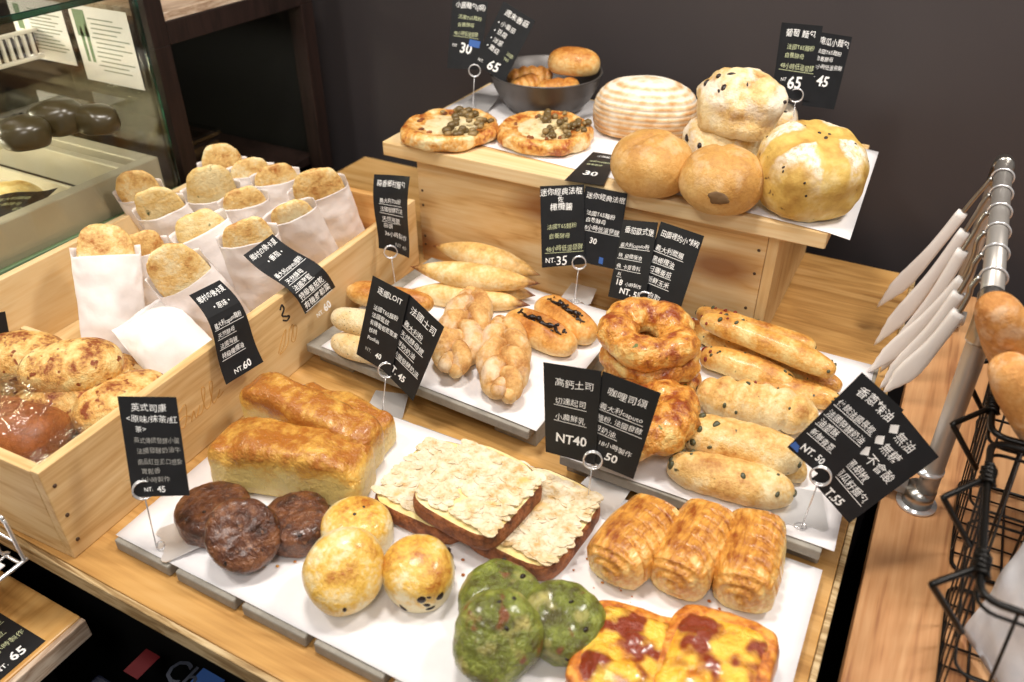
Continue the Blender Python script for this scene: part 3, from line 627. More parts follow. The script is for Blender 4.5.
# ---- golden filled loaves
def loafshape(L, W, H, seed, dent=.05):
    def fn(p):
        p.z *= 1 + .06 * math.cos(p.x / L * PI * 1.4)
        p.y *= 1 + dent * math.sin(p.x * 38 + seed)
        if p.z > .12 * H: p.y *= 1.045
        if p.z > .2 * H: p.z += .0035 * math.sin(p.x * 90 + seed + p.y * 40)
        ex = abs(p.x) - L * .40
        if ex > 0: p.z -= ex * .35; 
        return p
    return se(L / 2, W / 2, H / 2, .28, .42, 64, 72, 'x', ((26, .12), (70, .05), (150, .02), (320, .008)), seed, .9, fn)
for a, b, h, W, H, sd, rl, lab in (((219, 447), (368, 470), HF + .034, .064, .066, 11, -.10, 'golden brick shaped loaf lying in front of the other two loaves'),
                               ((250, 391), (376, 450), (HF + .052, HF + .036), .046, .068, 12, .05, 'golden loaf with a high browned end, leaning behind the front loaf'),
                               ((300, 400), (388, 434), HF + .028, .040, .052, 13, .05, 'golden loaf at the back of the heap, nearest the tilted cards')):
    m, yw, L, pt = span(a, b, h); vf = loafshape(L, W, H, sd); o = bread('golden_loaf', vf, 'toast_loaf', lab, 'bread', 'golden brick loaves'); lay(o, vf, m, yw, pt, rl)
# ---- almond toasts
def slicevf(w, d, th, seed):
    import bmesh
    pts = []
    for i in range(96):
        a = 2 * PI * i / 96; x, y = sp(math.cos(a), .42) * w / 2, sp(math.sin(a), .42) * d / 2
        if y > d * .28: x *= 1 + .05 * math.sin((y / d - .28) * 12)
        if y > 0: y += .008 * math.cos(x / w * PI)
        r = 1 + .025 * nz((x, y, 0), 40, seed); pts.append((x * r, y * r))
    n = len(pts); V, F = [], []
    prof = [(.955, 0), (.99, .12), (1, .3), (1, .7), (.985, .9), (.95, 1.0)]
    for k, (s, z) in enumerate(prof):
        for i, (x, y) in enumerate(pts): j = 1 + .012 * nz((x, y, z * .02), 160, seed + k); V.append(Vector((x * s * j, y * s * j, z * th)))
    for k in range(len(prof) - 1):
        for i in range(n): F.append((k * n + i, k * n + (i + 1) % n, (k + 1) * n + (i + 1) % n, (k + 1) * n + i))
    F.append(tuple(range(n))[::-1])
    top = (len(prof) - 1) * n
    crumb = [V[top + i].copy() for i in range(n)]; CV, CF = [], []
    rings = 14
    for q in range(rings):
        s = 1 - q / rings
        for p in crumb: z = th + .0022 * (1 - s ** 4) + .0012 * nz((p.x * s, p.y * s, 0), 60, seed); CV.append(Vector((p.x * s, p.y * s, z)))
    CV.append(Vector((0, 0, th + .0022)))
    for q in range(rings - 1):
        for i in range(n): CF.append((q * n + i, q * n + (i + 1) % n, (q + 1) * n + (i + 1) % n, (q + 1) * n + i))
    for i in range(n): CF.append(((rings - 1) * n + i, (rings - 1) * n + (i + 1) % n, rings * n))
    return (V, F), (CV, CF)
def toast(c, w, d, th, yaw, nx, ny, seed, label):
    body, crumb = slicevf(w, d, th, seed); o = bread('almond_toast', body, 'toast_crust', label, 'toast', 'almond toasts')
    o.location = c; o.rotation_euler = (nx, ny, yaw)
    cr_ = mk('crumb', crumb, 'toast_crumb', o)
    rnd = random.Random(seed); parts = []
    for _ in range(620):
        x, y = rnd.uniform(-.44, .44) * w, rnd.uniform(-.40, .45) * d
        if nz((x, y, 0), 30, seed + 4) < -.5: continue
        s = rnd.uniform(.0052, .0098); n = 10; a0 = rnd.uniform(0, 6); q = Matrix.Rotation(rnd.uniform(-.2, .2), 3, 'X') @ Matrix.Rotation(rnd.uniform(-.2, .2), 3, 'Y')
        z = th + .0026 + rnd.uniform(0, .0012)
        top = [Vector((x, y, z)) + q @ Vector((s * math.cos(a0 + 2 * PI * i / n), s * .62 * math.sin(a0 + 2 * PI * i / n) , .0005)) for i in range(n)]
        R_ = Matrix.Rotation(a0, 3, 'Z')
        bot = [p - Vector((0, 0, .0009)) for p in top]
        parts.append((top + bot, [tuple(range(n)), tuple(range(n, 2 * n))[::-1]] + [(i, i + n, (i + 1) % n + n, (i + 1) % n) for i in range(n)]))
    k = mk('almond_flakes', merge(*parts), 'almond_topping', cr_, smooth=False); k['kind'] = 'stuff'
def quadmid(q, h): return sum((P(*p, h) for p in q), Vector()) / 4
q1 = [(427, 442), (505, 470), (454, 531), (370, 493)]
A1, B1 = P(370, 493, HF + .02), P(454, 531, HF + .02); yw1 = math.atan2((B1 - A1).y, (B1 - A1).x)
toast(Vector((*quadmid([(425, 440), (512, 475), (454, 533), (370, 495)], HF + .02).xy, T + HF)), .113, .118, .021, yw1, 0, 0, 21, 'almond toast slice on the left, partly under the top slice')
toast(Vector((*quadmid([(538, 462), (586, 492), (548, 578), (457, 537)], HF + .02).xy, T + HF)), .112, .122, .021, math.radians(-4), 0, 0, 22, 'almond toast slice on the right, partly under the top slice')
toast(Vector((*quadmid([(455, 447), (536, 472), (500, 539), (417, 497)], HF + .047).xy, T + HF + .0245)), .108, .106, .022, math.radians(-7), .03, .02, 23, 'pale almond toast slice lying on top of the two others')
# ---- chocolate pastries
def pastry(L, W, H, seed):
    """rolled laminated pastry: axis along y, spiral ends, slashed right half"""
    V, F = [], []; nu = 84; ny = 120
    def sec(a, r): return Vector((sp(math.cos(a), .72) * W / 2 * r, 0, sp(math.sin(a), .72) * H / 2 * r))
    rows = []
    capn = 12
    for e in (0, 1):
        pass
    seq = [('c', 0, i / capn) for i in range(1, capn + 1)] + [('b', j / ny, 1) for j in range(ny + 1)] + [('c', 1, 1 - i / capn) for i in range(capn)]
    for typ, t_, r in seq:
        row = []
        for i in range(nu):
            a = 2 * PI * i / nu
            if typ == 'b':
                y = (t_ - .5) * L; k = 1 - .10 * abs(2 * t_ - 1) ** 3; p = sec(a, k)
                lay_ = .010 * math.sin(a * 14 + t_ * 3 + seed)
                slash = 0
                ca = math.cos(a); sa = math.sin(a)
                if ca > .0 and sa > -.5:
                    sl = (t_ * 6.2 + ca * .9) % 1.0; slash = -.20 * max(0, 1 - abs(sl - .5) / .15) * min(1, ca * 4) * min(1, (sa + .5) * 4)
                d = 1 + lay_ + slash + .05 * nz((p.x, y, p.z), 40, seed); p = p * d; p.y = y
            else:
                rr = r ** .8; p = sec(a, .9 * rr * (1 + .01 * math.sin(a * 14 + seed)))
                sgn = -1 if t_ == 0 else 1
                g = (rr * 3.2 - a / (2 * PI)) % 1.0
                bulge = .012 * (1 - rr ** 2) + .0042 * (abs(g - .5) * 2 - .5) * min(1, 3 * (1 - rr) + .3)
                p.y = sgn * (L / 2 + bulge)
            row.append(p)
        rows.append(row)
    for row in rows: V += row
    n = len(rows)
    for k in range(n - 1):
        for i in range(nu): F.append((k * nu + i, k * nu + (i + 1) % nu, (k + 1) * nu + (i + 1) % nu, (k + 1) * nu + i)[::-1])
    F.append(tuple(range(nu))); F.append(tuple((n - 1) * nu + i for i in range(nu))[::-1])
    for p in V:
        if p.z < -.36 * H: p.z = -.36 * H + (p.z + .36 * H) * .15
    m = min(p.z for p in V)
    for p in V: p.z -= m
    return V, F
for a, b, sd, rl, W, H, lab in (((613, 568), (662, 512), 31, .12, .066, .050, 'golden rolled pastry with slashes, leftmost of the row of three'), ((677, 580), (715, 516), 32, .12, .063, .054, 'golden rolled pastry with slashes, middle of the row of three'),
                            ((746, 594), (762, 524), 33, .16, .062, .056, 'golden rolled pastry showing its spiral end, rightmost of the row')):
    m, yw, L, pt = span(a, b, HF + .026); rl = -rl; vf = pastry(L * .92, W, H, sd); o = bread('rolled_pastry', vf, 'pastry_layers', lab, 'pastry', 'rolled chocolate pastries')
    lay(o, vf, m, yw - PI / 2, 0, 0); o.rotation_quaternion = o.rotation_quaternion @ Quaternion((0, 1, 0), rl)
    pass
# ---- custard pastries at the lower edge
def custard(c, w, d, yaw, tilt, seed, label):
    body = se(w / 2, d / 2, .016, .3, .4, 72, 30, ns=((30, .06), (80, .03)), seed=seed, flat=.7); o = bread('custard_pastry', body, 'pastry_rim', label, 'pastry', 'custard pastries')
    o.location = c; o.rotation_euler = (tilt[0], tilt[1], yaw); H = height(body)
    V, F = [], []; n = 64; R_ = 20
    for k in range(R_ + 1):
        s = 1 - k / R_
        for i in range(n):
            a = 2 * PI * i / n; x, y = sp(math.cos(a), .4) * w * .455 * s, sp(math.sin(a), .4) * d * .455 * s
            bl = max(0, nz((x, y, 0), 38, seed + 2) - .05) * .012
            V.append(Vector((x, y, H * .80 + .0085 * (1 - s ** 5) + bl * (1 - s ** 6) + .0012 * nz((x, y, 0), 120, seed))))
    for k in range(R_):
        for i in range(n): F.append((k * n + i, k * n + (i + 1) % n, (k + 1) * n + (i + 1) % n, (k + 1) * n + i))
    mk('custard_top', (V, F), 'custard', o)
c1 = P(628, 658, HF + .02); c2 = P(716, 668, HF + .03)
custard(Vector((*c1.xy, T + HF + .001)), .094, .105, .12, (0, .0), 41, 'yellow custard pastry with browned blisters, left one under its neighbour')
custard(Vector((*c2.xy, T + HF + .011)), .094, .110, .02, (0, -.14), 42, 'yellow custard pastry resting on the left one, bottom edge of the photo')
# ---- crumbs
rnd = random.Random(5); parts = []
for _ in range(46):
    x, y = rnd.choice([(600, 570, 30), (590, 560, 50), (640, 590, 40), (470, 565, 60), (720, 600, 60), (270, 560, 60)])[:2]; x += rnd.gauss(0, 22); y += rnd.gauss(0, 10); p = P(x, y, HF)
    if not (-.62 < p.x < .01 and .335 < p.y < .6): continue
    s = rnd.uniform(.0006, .0022); parts.append(xf(se(s, s * .8, s * .6, nu=6, nv=4, ns=(), base=True), Matrix.Translation((p.x, p.y, T + HF + .0006))))
o = mk('crumbs', merge(*parts), 'pastry_rim'); tag(o, 'golden crumbs scattered on the front baking paper', 'crumbs', kind='stuff')

# ================================================================== left middle tray
def torpedo(L, W, H, seed, e=1.0, pw=None, ns=((32, .08), (80, .03)), bend=0, flat=.5, nu=40, nv=64, fn2=None):
    def fn(p):
        t = abs(p.x) / (L / 2)
        if pw: k = (1 - t ** pw[0]) ** pw[1] if t < 1 else 0; c = math.sqrt(max(1e-6, 1 - t * t)) if e == 1 else 1; p.y *= k / max(c, .05); p.z *= k / max(c, .05)
        p.y += bend * (1 - (2 * p.x / L) ** 2)
        return fn2(p) if fn2 else p
    return se(L / 2, W / 2, H / 2, e, 1, nu, nv, 'x', ns, seed, flat, fn)
for a, b, h, sd, lab in (((432, 243), (541, 273), (HT + .022, HT + .02), 1, 'long pale pointed bread at the back of its heap, against the shelf front'),
                         ((400, 290), (531, 303), (HT + .016, HT + .016), 3, 'long pale pointed bread at the front of its heap, behind the braids'),
                         ((440, 272), (536, 293), (HT + .014, HT + .014), 4, 'pointed bread mostly hidden under the other three, its dark tips showing'),
                         ((410, 264), (541, 281), (HT + .046, HT + .040), 2, 'long pale pointed bread lying on top of its heap')):
    m, yw, L, pt = span(a, b, h); vf = torpedo(L, .043, .040, sd, pw=(2.2, 1.15), bend=.006 * (1 if sd % 2 else -1), ns=((26, .07), (70, .02)))
    o = bread('pointed_bread', vf, 'spindle', lab, 'bread', 'long pointed breads'); lay(o, vf, m, yw, pt)
for a, b, h, sd, W, mt, lab in (((347, 288), (433, 302), HT + .046, 1, .036, 'gold_roll', 'golden roll on top of the seeded rolls, tip showing right of the cards'),
                            ((332, 313), (412, 328), HT + .042, 2, .040, 'seeded', 'pale seeded roll in the middle of its pile by the crate'),
                            ((332, 338), (408, 354), HT + .018, 3, .040, 'seeded', 'speckled seeded roll at the bottom of its pile by the crate')):
    m, yw, L, pt = span(a, b, h); vf = torpedo(L, W, .036, sd + 20, e=.75, bend=-.004); o = bread('seeded_roll' if sd > 1 else 'oval_roll', vf, mt, lab, 'bread roll', 'rolls behind the tilted cards'); lay(o, vf, m, yw, pt)
vf = torpedo(.085, .036, .032, 29, e=.75); o = bread('oval_roll', vf, 'gold_roll', 'golden roll lying behind the seeded pile, mostly hidden by the crate and cards', 'bread roll', 'rolls behind the tilted cards'); lay(o, vf, P(377, 292, HT + .02), .1)
# braids: three floury strands each
def braid(a, b, h, W, seed, label, turns=2.6):
    m, yw, L, pt = span(a, b, h); o = empty('braided_roll', m - Vector((0, 0, h - HT)), label, 'bread roll', 'floury braided rolls', yw)
    for k in range(3):
        pts, rad = [], []
        N_ = 72
        for i in range(N_ + 1):
            t = i / N_; ph = 2 * PI * (t * turns / 2 + k / 3)
            env = (math.sin(PI * min(1, max(0, .03 + t * .94)))) ** .42
            x = (t - .5) * L * .94; y = W * .31 * math.sin(ph) * env; z = .0235 + .0115 * math.sin(2 * ph + .4) * env
            rad.append((.0055 + .0070 * env) * (1 + .26 * math.sin(2 * ph - 1.2) + .10 * nz((x, k, 0), 50, seed)))
            pts.append((x, y, max(z, rad[-1] * .98)))
        vf = tube(pts, rad, 20); v2 = []
        for p in vf[0]: v2.append(p + Vector((nz(p, 60, seed), nz(p, 60, seed + 5), nz(p, 60, seed + 9))) * .0016)
        for e in (0, N_):
            c = Vector(pts[e]); d = (Vector(pts[e]) - Vector(pts[e - 1 if e else 1])).normalized(); 
        mk('strand', (v2, vf[1]), 'floury', o)
        for e in (0, N_): mk('strand_end', se(rad[e] * 1.05, rad[e] * 1.05, rad[e] * 1.05, nu=18, nv=12, ns=(), base=False), 'floury', o, Vector(pts[e]))
    return o
braid((476, 293), (449, 371), HT + .023, .066, 1, 'floury braided roll on the left, its end behind the tilted cards')
braid((505, 322), (503, 396), HT + .023, .064, 2, 'floury braided roll on the right, nearest the chocolate chip rolls')
# chocolate chip rolls
for a, b, sd, lab in (((509, 314), (573, 346), 1, 'oval roll with chocolate chips along its slit, in front of its twin'), ((541, 300), (593, 335), 2, 'oval roll with a dark chocolate slit, just before the wire stand')):
    m, yw, L, pt = span(a, b, HT + .02)
    def slit(p):
        if p.z > 0:
            d = math.exp(-(p.y / .006) ** 2) * max(0, 1 - (abs(p.x) / (L * .40)) ** 4); p.z -= .006 * d
            p.z += .0035 * math.exp(-((abs(p.y) - .0115) / .005) ** 2) * max(0, 1 - (abs(p.x) / (L * .44)) ** 4)
        return p
    vf = torpedo(L * 1.02, .050, .040, sd + 40, e=.72, fn2=slit, nu=72, nv=72, flat=.6); o = bread('chocolate_roll', vf, 'gold_roll', lab, 'bread roll', 'chocolate chip rolls'); lay(o, vf, m, yw)
    H_ = height(vf); mk('chocolate_filling', tube(smoothpath([(L * (-.34 + .68 * q / 9), .0035 * math.sin(q * 1.9 + sd), H_ * (.90 - .10 * abs(q / 4.5 - 1) ** 2)) for q in range(10)], 4), [.0008 + .0024 * math.sin(PI * q / 36) * (1 + .5 * math.sin(q * 1.3)) for q in range(37)], 8), 'choc', o)
    bits('chocolate_chip', 16, 'choc', o, vf, .0034, sd, .62, lambda p: abs(p.y) < .009 and abs(p.x) < L * .36)

# ================================================================== right middle tray
def ring(R, r, seed, lump=.23, nu=96, nv=28, squash=.85):
    V, F = [], []
    for i in range(nu):
        a = 2 * PI * i / nu
        for j in range(nv):
            b = 2 * PI * j / nv; q = Vector(((R + r * math.cos(b)) * math.cos(a), (R + r * math.cos(b)) * math.sin(a), r * squash * math.sin(b)))
            d = 1 + lump * nz(q, 42, seed) + lump * .55 * nz(q, 95, seed) + .08 * math.sin(a * 5 + seed) + .03 * nz(q, 210, seed)
            p = Vector(((R + r * d * math.cos(b)) * math.cos(a), (R + r * d * math.cos(b)) * math.sin(a), r * squash * d * math.sin(b)))
            if p.z < -.55 * r: p.z = -.55 * r + (p.z + .55 * r) * .2
            V.append(p)
    m = min(p.z for p in V)
    for p in V: p.z -= m
    for i in range(nu):
        for j in range(nv): F.append((i * nv + j, ((i + 1) % nu) * nv + j, ((i + 1) % nu) * nv + (j + 1) % nv, i * nv + (j + 1) % nv))
    return V, F
for x, y, h, sd, tl, az, lab in ((652, 372, HT, 1, .0, 0, 'cheese ring bread at the bottom of its stack'), (651, 353, HT + .030, 2, .06, 2.2, 'cheese ring bread in the middle of its stack'), (648, 331, HT + .062, 3, .10, CAMAZ + .3, 'cheese ring bread on top of its stack, its hole in full view'),
                             (637, 413, HT, 4, .25, CAMAZ - 2.6, 'browned cheese ring bread behind the tilted card reading 50')):
    vf = ring(.037 if sd != 4 else .041, .0225 if sd != 4 else .029, sd); o = bread('cheese_ring', vf, 'cheese_ring', lab, 'bread', 'cheese ring breads'); place(o, x, y, h, rz=sd * 1.3, tilt=tl, az=az, vf=vf)
# olive sticks
STK = [((697, 310), (816, 346), (HT + .028, HT + .020), 1, .034, 'olive stick at the back of its heap, nearest the shelf side'),
       ((698, 330), (842, 386), (HT + .017, HT + .017), 2, .034, 'olive stick at the bottom of its heap, tip showing at the right'),
       ((686, 322), (770, 362), (HT + .017, HT + .017), 3, .030, 'olive stick hidden low in its heap, left end beside the cheese rings'),
       ((702, 352), (795, 384), (HT + .022, HT + .020), 4, .040, 'plump olive stick in front of its heap, behind the twisted loaf'),
       ((738, 372), (840, 399), (HT + .012, HT + .016), 5, .034, 'browned olive stick end behind the tilted card with diamonds'),
       ((702, 316), (836, 370), (HT + .055, HT + .048), 6, .036, 'long olive stick lying on top of its heap')]
for a, b, h, sd, W, lab in STK:
    m, yw, L, pt = span(a, b, h); vf = torpedo(L, W, W * .92, sd + 60, e=.62, ns=((24, .10), (70, .04)), bend=.004 * (-1) ** sd, nv=72); o = bread('olive_stick', vf, 'olive_stick', lab, 'bread stick', 'olive sticks'); lay(o, vf, m, yw, pt)
    bits('olive_piece', 8, 'olive', o, vf, .0032, sd, .35); bits('pepper_piece', 4, 'olive_red', o, vf, .0036, sd + 9, .45, lambda p: p.x < 0)
def twistfn(L, n, amp):
    def f(p):
        a = math.atan2(p.z, p.y); k = 1 + amp * (abs(math.sin((p.x / L * n + a / PI * .5) * PI)) - .6); p.y *= k; p.z *= k; return p
    return f
for a, b, h, sd, W, H, mt, lab, tw in (((784, 468), (806, 468), HT + .014, 5, .03, .028, 'olive_loaf', 'small end of an olive loaf under the two others, behind the wire stand', 0),
                                   ((698, 388), (818, 414), HT + .030, 4, .056, .050, 'olive_loaf', 'twisted pale olive loaf, farthest of the three thick loaves', .20),
                                   ((681, 424), (803, 456), HT + .032, 6, .054, .050, 'olive_loaf', 'thick olive loaf in the middle of the three thick loaves', .05),
                                   ((669, 461), (794, 491), HT + .021, 7, .050, .042, 'olive_loaf', 'thick olive loaf nearest the front, before the tray edge', .03)):
    m, yw, L, pt = span(a, b, h); vf = torpedo(L * 1.02, W, H, sd + 70, e=.72, ns=((26, .09), (70, .035), (150, .012)), nv=90, nu=56, fn2=twistfn(L, 6, tw) if tw else None); o = bread('olive_loaf', vf, mt, lab, 'bread', 'thick olive loaves'); lay(o, vf, m, yw, 0)
    if sd > 5 or tw: bits('olive_piece', 14 if sd > 5 else 7, 'olive', o, vf, .0042, sd, .35)

# ================================================================== on the shelf
def flatbread(R, H, seed):
    def fn(p):
        r = math.hypot(p.x, p.y) / R
        if p.z > 0: p.z *= 1 - .62 * max(0, 1 - (r / .86) ** 6); 
        return p
    return se(R, R * .93, H / 2, .62, 1, 84, 44, ns=((24, .10), (60, .05)), seed=seed, flat=.6, fn=fn)
for x, y, sd, lab in ((450, 128, 1, 'round flat olive bread at the left end of the shelf'), (545, 132, 2, 'round flat olive bread in front of the metal bowl')):
    vf = flatbread(.078, .034, sd); o = bread('flat_olive_bread', vf, 'flat_rim', lab, 'bread', 'flat olive breads'); place(o, x, y, HR, rz=sd, vf=vf)
    fl = se(.064, .059, .008, 1, 1, 48, 12, ns=((40, .15), (100, .1)), seed=sd, base=False); k = mk('filling', fl, 'filling', o, (0, 0, .0125))
    rnd = random.Random(sd); q = Quaternion((0, 0, 1), -sd)
    for i in range(46):
        a = rnd.uniform(-1.5, 2.5) ; rr = .058 * math.sqrt(rnd.random()); s = rnd.uniform(.0045, .0075)
        w = q @ Vector((.008 + rr * math.cos(a), .004 + rr * math.sin(a) * .9, 0))
        b = se(s, s * .8, s * .7, nu=10, nv=8, ns=((90, .25),), seed=i, base=False)
        mk('olive_slice' if i % 3 else 'mushroom_piece', b, ['mushroom', 'onion', 'mushroom'][i % 3], k, (w.x, w.y, .0078 + rnd.uniform(-.001, .008)))
    for i in range(9):
        a = rnd.uniform(0, 6.3); mk('burnt_bit', se(.005, .003, .0025, nu=8, nv=6, ns=((90, .3),), seed=i, base=False), 'toast_crust', o, (.05 * math.cos(a), .047 * math.sin(a), .02))
# metal bowl and what is in it
bc = P(546, 71, HR + .060)
def lathe(prof, n=64):
    V = [Vector((r * math.cos(2 * PI * i / n), r * math.sin(2 * PI * i / n), z)) for r, z in prof for i in range(n)]
    F = [(k * n + i, k * n + (i + 1) % n, (k + 1) * n + (i + 1) % n, (k + 1) * n + i) for k in range(len(prof) - 1) for i in range(n)]
    return V, F
bw = mk('metal_bowl', lathe([(.0001, 0), (.056, 0), (.061, .002), (.076, .018), (.087, .038), (.093, .058), (.0945, .0595), (.094, .062), (.0915, .061), (.085, .039), (.074, .020), (.058, .005), (.0001, .004)]), 'bowl_metal', loc=(bc.x, bc.y, T + HR))
tag(bw, 'grey metal bowl of small breads standing at the back of the shelf', 'bowl')
bowlz = T + HR
def inbowl(name, vf, mat, label, x, y, z, rz=0, rx=0, group='small breads in the bowl', cat='bread'):
    o = bread(name, vf, mat, label, cat, group); o.location = (bc.x + x, bc.y + y, bowlz + z); o.rotation_euler = (rx, 0, rz); return o
d_ = Vector((math.cos(YAW), math.sin(YAW)))             # rightwards as seen
def bo(r, f): return r * _R.x + f * _fh.x, r * _R.y + f * _fh.y
for i, (r, f, z, L, W, rz, lab) in enumerate(((-.034, -.006, .030, .074, .034, .9, 'twisted bread at the left side of the metal bowl'), (-.026, .026, .034, .080, .036, .2, 'twisted bread at the back of the metal bowl'), (.012, -.026, .029, .06, .036, .6, 'small golden bread at the front rim of the metal bowl'),
                                              (.038, -.016, .030, .05, .032, 1.2, 'small golden bread under the bun in the metal bowl'), (.0, .01, .0065, .09, .05, 0, 'golden bread at the bottom of the metal bowl'))):
    x, y = bo(r, f); vf = torpedo(L, W, W * .9, 80 + i, e=.8, fn2=twistfn(L, 5, .22) if i < 2 else None, ns=((40, .08), (90, .03)))
    inbowl('small_bread', vf, 'gold_roll', lab, x, y, z, YAW + rz)
x, y = bo(.047, .012); vf = torpedo(.088, .056, .050, 90, e=.8, ns=((20, .06),)); inbowl('oval_bun', vf, 'gold_roll', 'smooth golden bun perched on the right rim of the metal bowl', x, y, .056, YAW - .35, .1, None)
# ridged loaf
m, yw, L, pt = span((594, 104), (698, 115), HR + .034)
vf = se(L / 2, .060, .056, .80, .92, 110, 180, 'z', ((20, .03),), 3, .40, lambda p: Vector((p.x * (1 + .008 * math.sin(p.z * 2 * PI / .0078)), p.y * (1 + .015 * math.sin(p.z * 2 * PI / .0078)), p.z)))
o = bread('ridged_loaf', vf, 'banneton_crust', 'oval loaf with floury ridges all around, behind the round rolls', 'bread'); lay(o, vf, Vector((m.x, m.y, T + HR + height(vf) / 2)), yw)
# raisin loaves
def rough(R, H, seed, ns=((20, .20), (45, .10), (110, .04), (240, .012)), e=.8, ry=.92): return se(R, R * ry, H * .62, e, 1, 72, 48, ns=ns, seed=seed, flat=.6)
for x, y, h, R, H, sd, lab in ((722, 138, HR, .062, .062, 1, 'floury raisin loaf at the lower left of the raisin loaf pile'), (766, 122, HR, .048, .064, 2, 'raisin loaf at the lower right of the pile, half hidden by the scored loaf'),
                               (741, 98, HR + .052, .060, .078, 3, 'floury raisin loaf lying on top of the raisin loaf pile')):
    vf = rough(R, H, sd); o = bread('raisin_loaf', vf, 'raisin_loaf', lab, 'bread', 'floury raisin loaves'); place(o, x, y, h, rz=sd * 2, vf=vf); bits('raisin', 12, 'raisin', o, vf, .0055, sd, .3)
flat('scorch', '#6b5030', .7)
# round rolls
for x, y, R, H, sd, lab in ((652, 161, .058, .078, 5, 'plain round golden roll beside the flat card, left of the two'), (722, 177, .054, .080, 6, 'plain round golden roll in front of the raisin loaves, right of the two')):
    def crease(p):
        if p.z > 0: p.z -= .004 * math.exp(-((p.x + .006 * math.sin(p.y * 60)) / .006) ** 2)
        return p
    vf = se(R, R * .96, H * .56, .95, 1, 72, 48, ns=((18, .05), (50, .015)), seed=sd, flat=.78, fn=crease); o = bread('round_roll', vf, 'round_roll', lab, 'bread roll', 'plain round rolls'); place(o, x, y, HR, rz=.5 + sd, vf=vf)
    if sd == 6:
        rs = P(716, 192, HR + .032)
        k = mk('scorch_mark', se(.013, .008, .0018, nu=24, nv=10, ns=((120, .5),), seed=3, base=False), 'scorch', o); dv = (CAM - P(722, 177, HR + .04)).normalized(); dv.z = .05; dv.normalize()
        k.rotation_mode = 'QUATERNION'; k.rotation_quaternion = (Quaternion((0, 0, 1), -.5 - sd) @ dv).to_track_quat('Z', 'Y'); k.location = Vector((0, 0, .030)) + (Quaternion((0, 0, 1), -.5 - sd) @ dv) * (R * .962)
# scored loaf
def scorefn(p):
    if p.z > 0:
        d1, d2 = abs(p.x), abs(p.y); d = min(d1, d2); k = min(1, p.z / .02) * max(0, 1 - (math.hypot(p.x, p.y) / .062) ** 2)
        p.z -= .0012 * math.exp(-(d / .006) ** 2) * k; p.z += .0035 * math.exp(-((d - .016) / .005) ** 2) * k
    return p
vf = se(.066, .066, .053, .72, .86, 120, 70, ns=((16, .03), (45, .03), (110, .015)), seed=9, flat=.72, fn=scorefn)
o = bread('scored_loaf', vf, 'scored_crust', 'big yellow round loaf scored with a floury cross, right end of the shelf', 'bread'); place(o, 811, 166, HR, rz=math.radians(38), tilt=.22, az=CAMAZ - .2, vf=vf)
bits('raisin', 12, 'raisin', o, vf, .0024, 4, .5)

# ================================================================== in the crate
HC = .0095
def cheesebun(seed): return torpedo(.112, .074, .058, seed, e=.85, ns=((30, .08), (80, .03)), nu=48, nv=48)
CB = [(10, 372, .012, .5, 0, 'cheese bun low in the crate, behind the wrapped bread at the left edge'), (52, 406, .012, .3, 0, 'cheese bun low in the crate, between the wrapped bread and the crate side'),
      (96, 372, .012, .6, 0, 'cheese bun low in the crate, under the other buns by the white bags'),
      (18, 352, .052, .6, 0, 'brown speckled cheese bun at the left edge of the photo, on the bun heap'), (70, 395, .052, .9, 0, 'brown speckled cheese bun in the middle of the heap, right of the wrapped bread'),
      (120, 396, .050, 1.25, .25, 'brown speckled cheese bun by the crate side, behind the black card'), (70, 361, .085, .75, .12, 'brown speckled cheese bun lying on top of the bun heap'),
      (142, 402, .028, 1.3, .3, 'cheese bun squeezed against the crate side, behind the black card and partly hidden')]
for i, (x, y, h, rz, rx, lab) in enumerate(CB):
    vf = cheesebun(i + 100); o = bread('cheese_bun', vf, 'cheese_bun', lab, 'bread roll', 'cheese buns in the crate'); p = P(x, y, h + .024); o.location = (p.x, p.y, T + h); o.rotation_euler = (rx, 0, rz)
def wrap(c, L, W, H, yaw, seed, label, blabel, tilt=0):
    vf = torpedo(L, W, H, seed, e=.55, ns=((18, .06),)); o = bread('brown_bread', vf, 'brown_loaf', blabel, 'bread', 'wrapped brown breads'); o.location = c; o.rotation_euler = (tilt, 0, yaw)
    f = se(L * .56, W * .56, H * .6, .45, .6, 64, 48, 'x', ((30, .10), (70, .08), (140, .03)), seed, .95, None)
    k = mk('plastic_bag', f, 'plastic_film', loc=Vector(c) - Vector((0, 0, .0015))); k.rotation_euler = (tilt, 0, yaw); tag(k, label, 'plastic bag', 'clear bags round the brown breads')
    fin = []; n = 10
    for s in (-1, 1):
        V, F = [], []
        for i in range(n + 1):
            for j in range(7): y = (i / n - .5) * W * 1.15; x = s * (L * .53 + j * .006); V.append(Vector((x, y, H * .5 + .006 * nz((x, y, 0), 60, seed) + .012 * math.sin(i * 1.3 + seed) * j / 6)))
        for i in range(n):
            for j in range(6): F.append((i * 7 + j, i * 7 + j + 1, (i + 1) * 7 + j + 1, (i + 1) * 7 + j))
        mk('crimped_end', (V, F), 'plastic_film', k)
p = P(12, 424, .05); wrap(Vector((-.825, .352, T + .048)), .135, .088, .06, .25, 7, 'clear plastic bag round the brown bread at the left edge', 'brown bread in a clear plastic bag at the left edge of the crate')
wrap(Vector((-.735, .345, T + .022)), .10, .055, .045, .75, 9, 'clear plastic bag in the near corner of the crate', 'brown bread in a clear plastic bag in the near corner of the crate')
wrap(Vector((-.88, .352, T + .0105)), .12, .07, .03, .1, 12, 'clear plastic bag at the bottom of the crate, left edge of the photo', 'brown bread in a clear bag at the bottom of the crate, left edge')

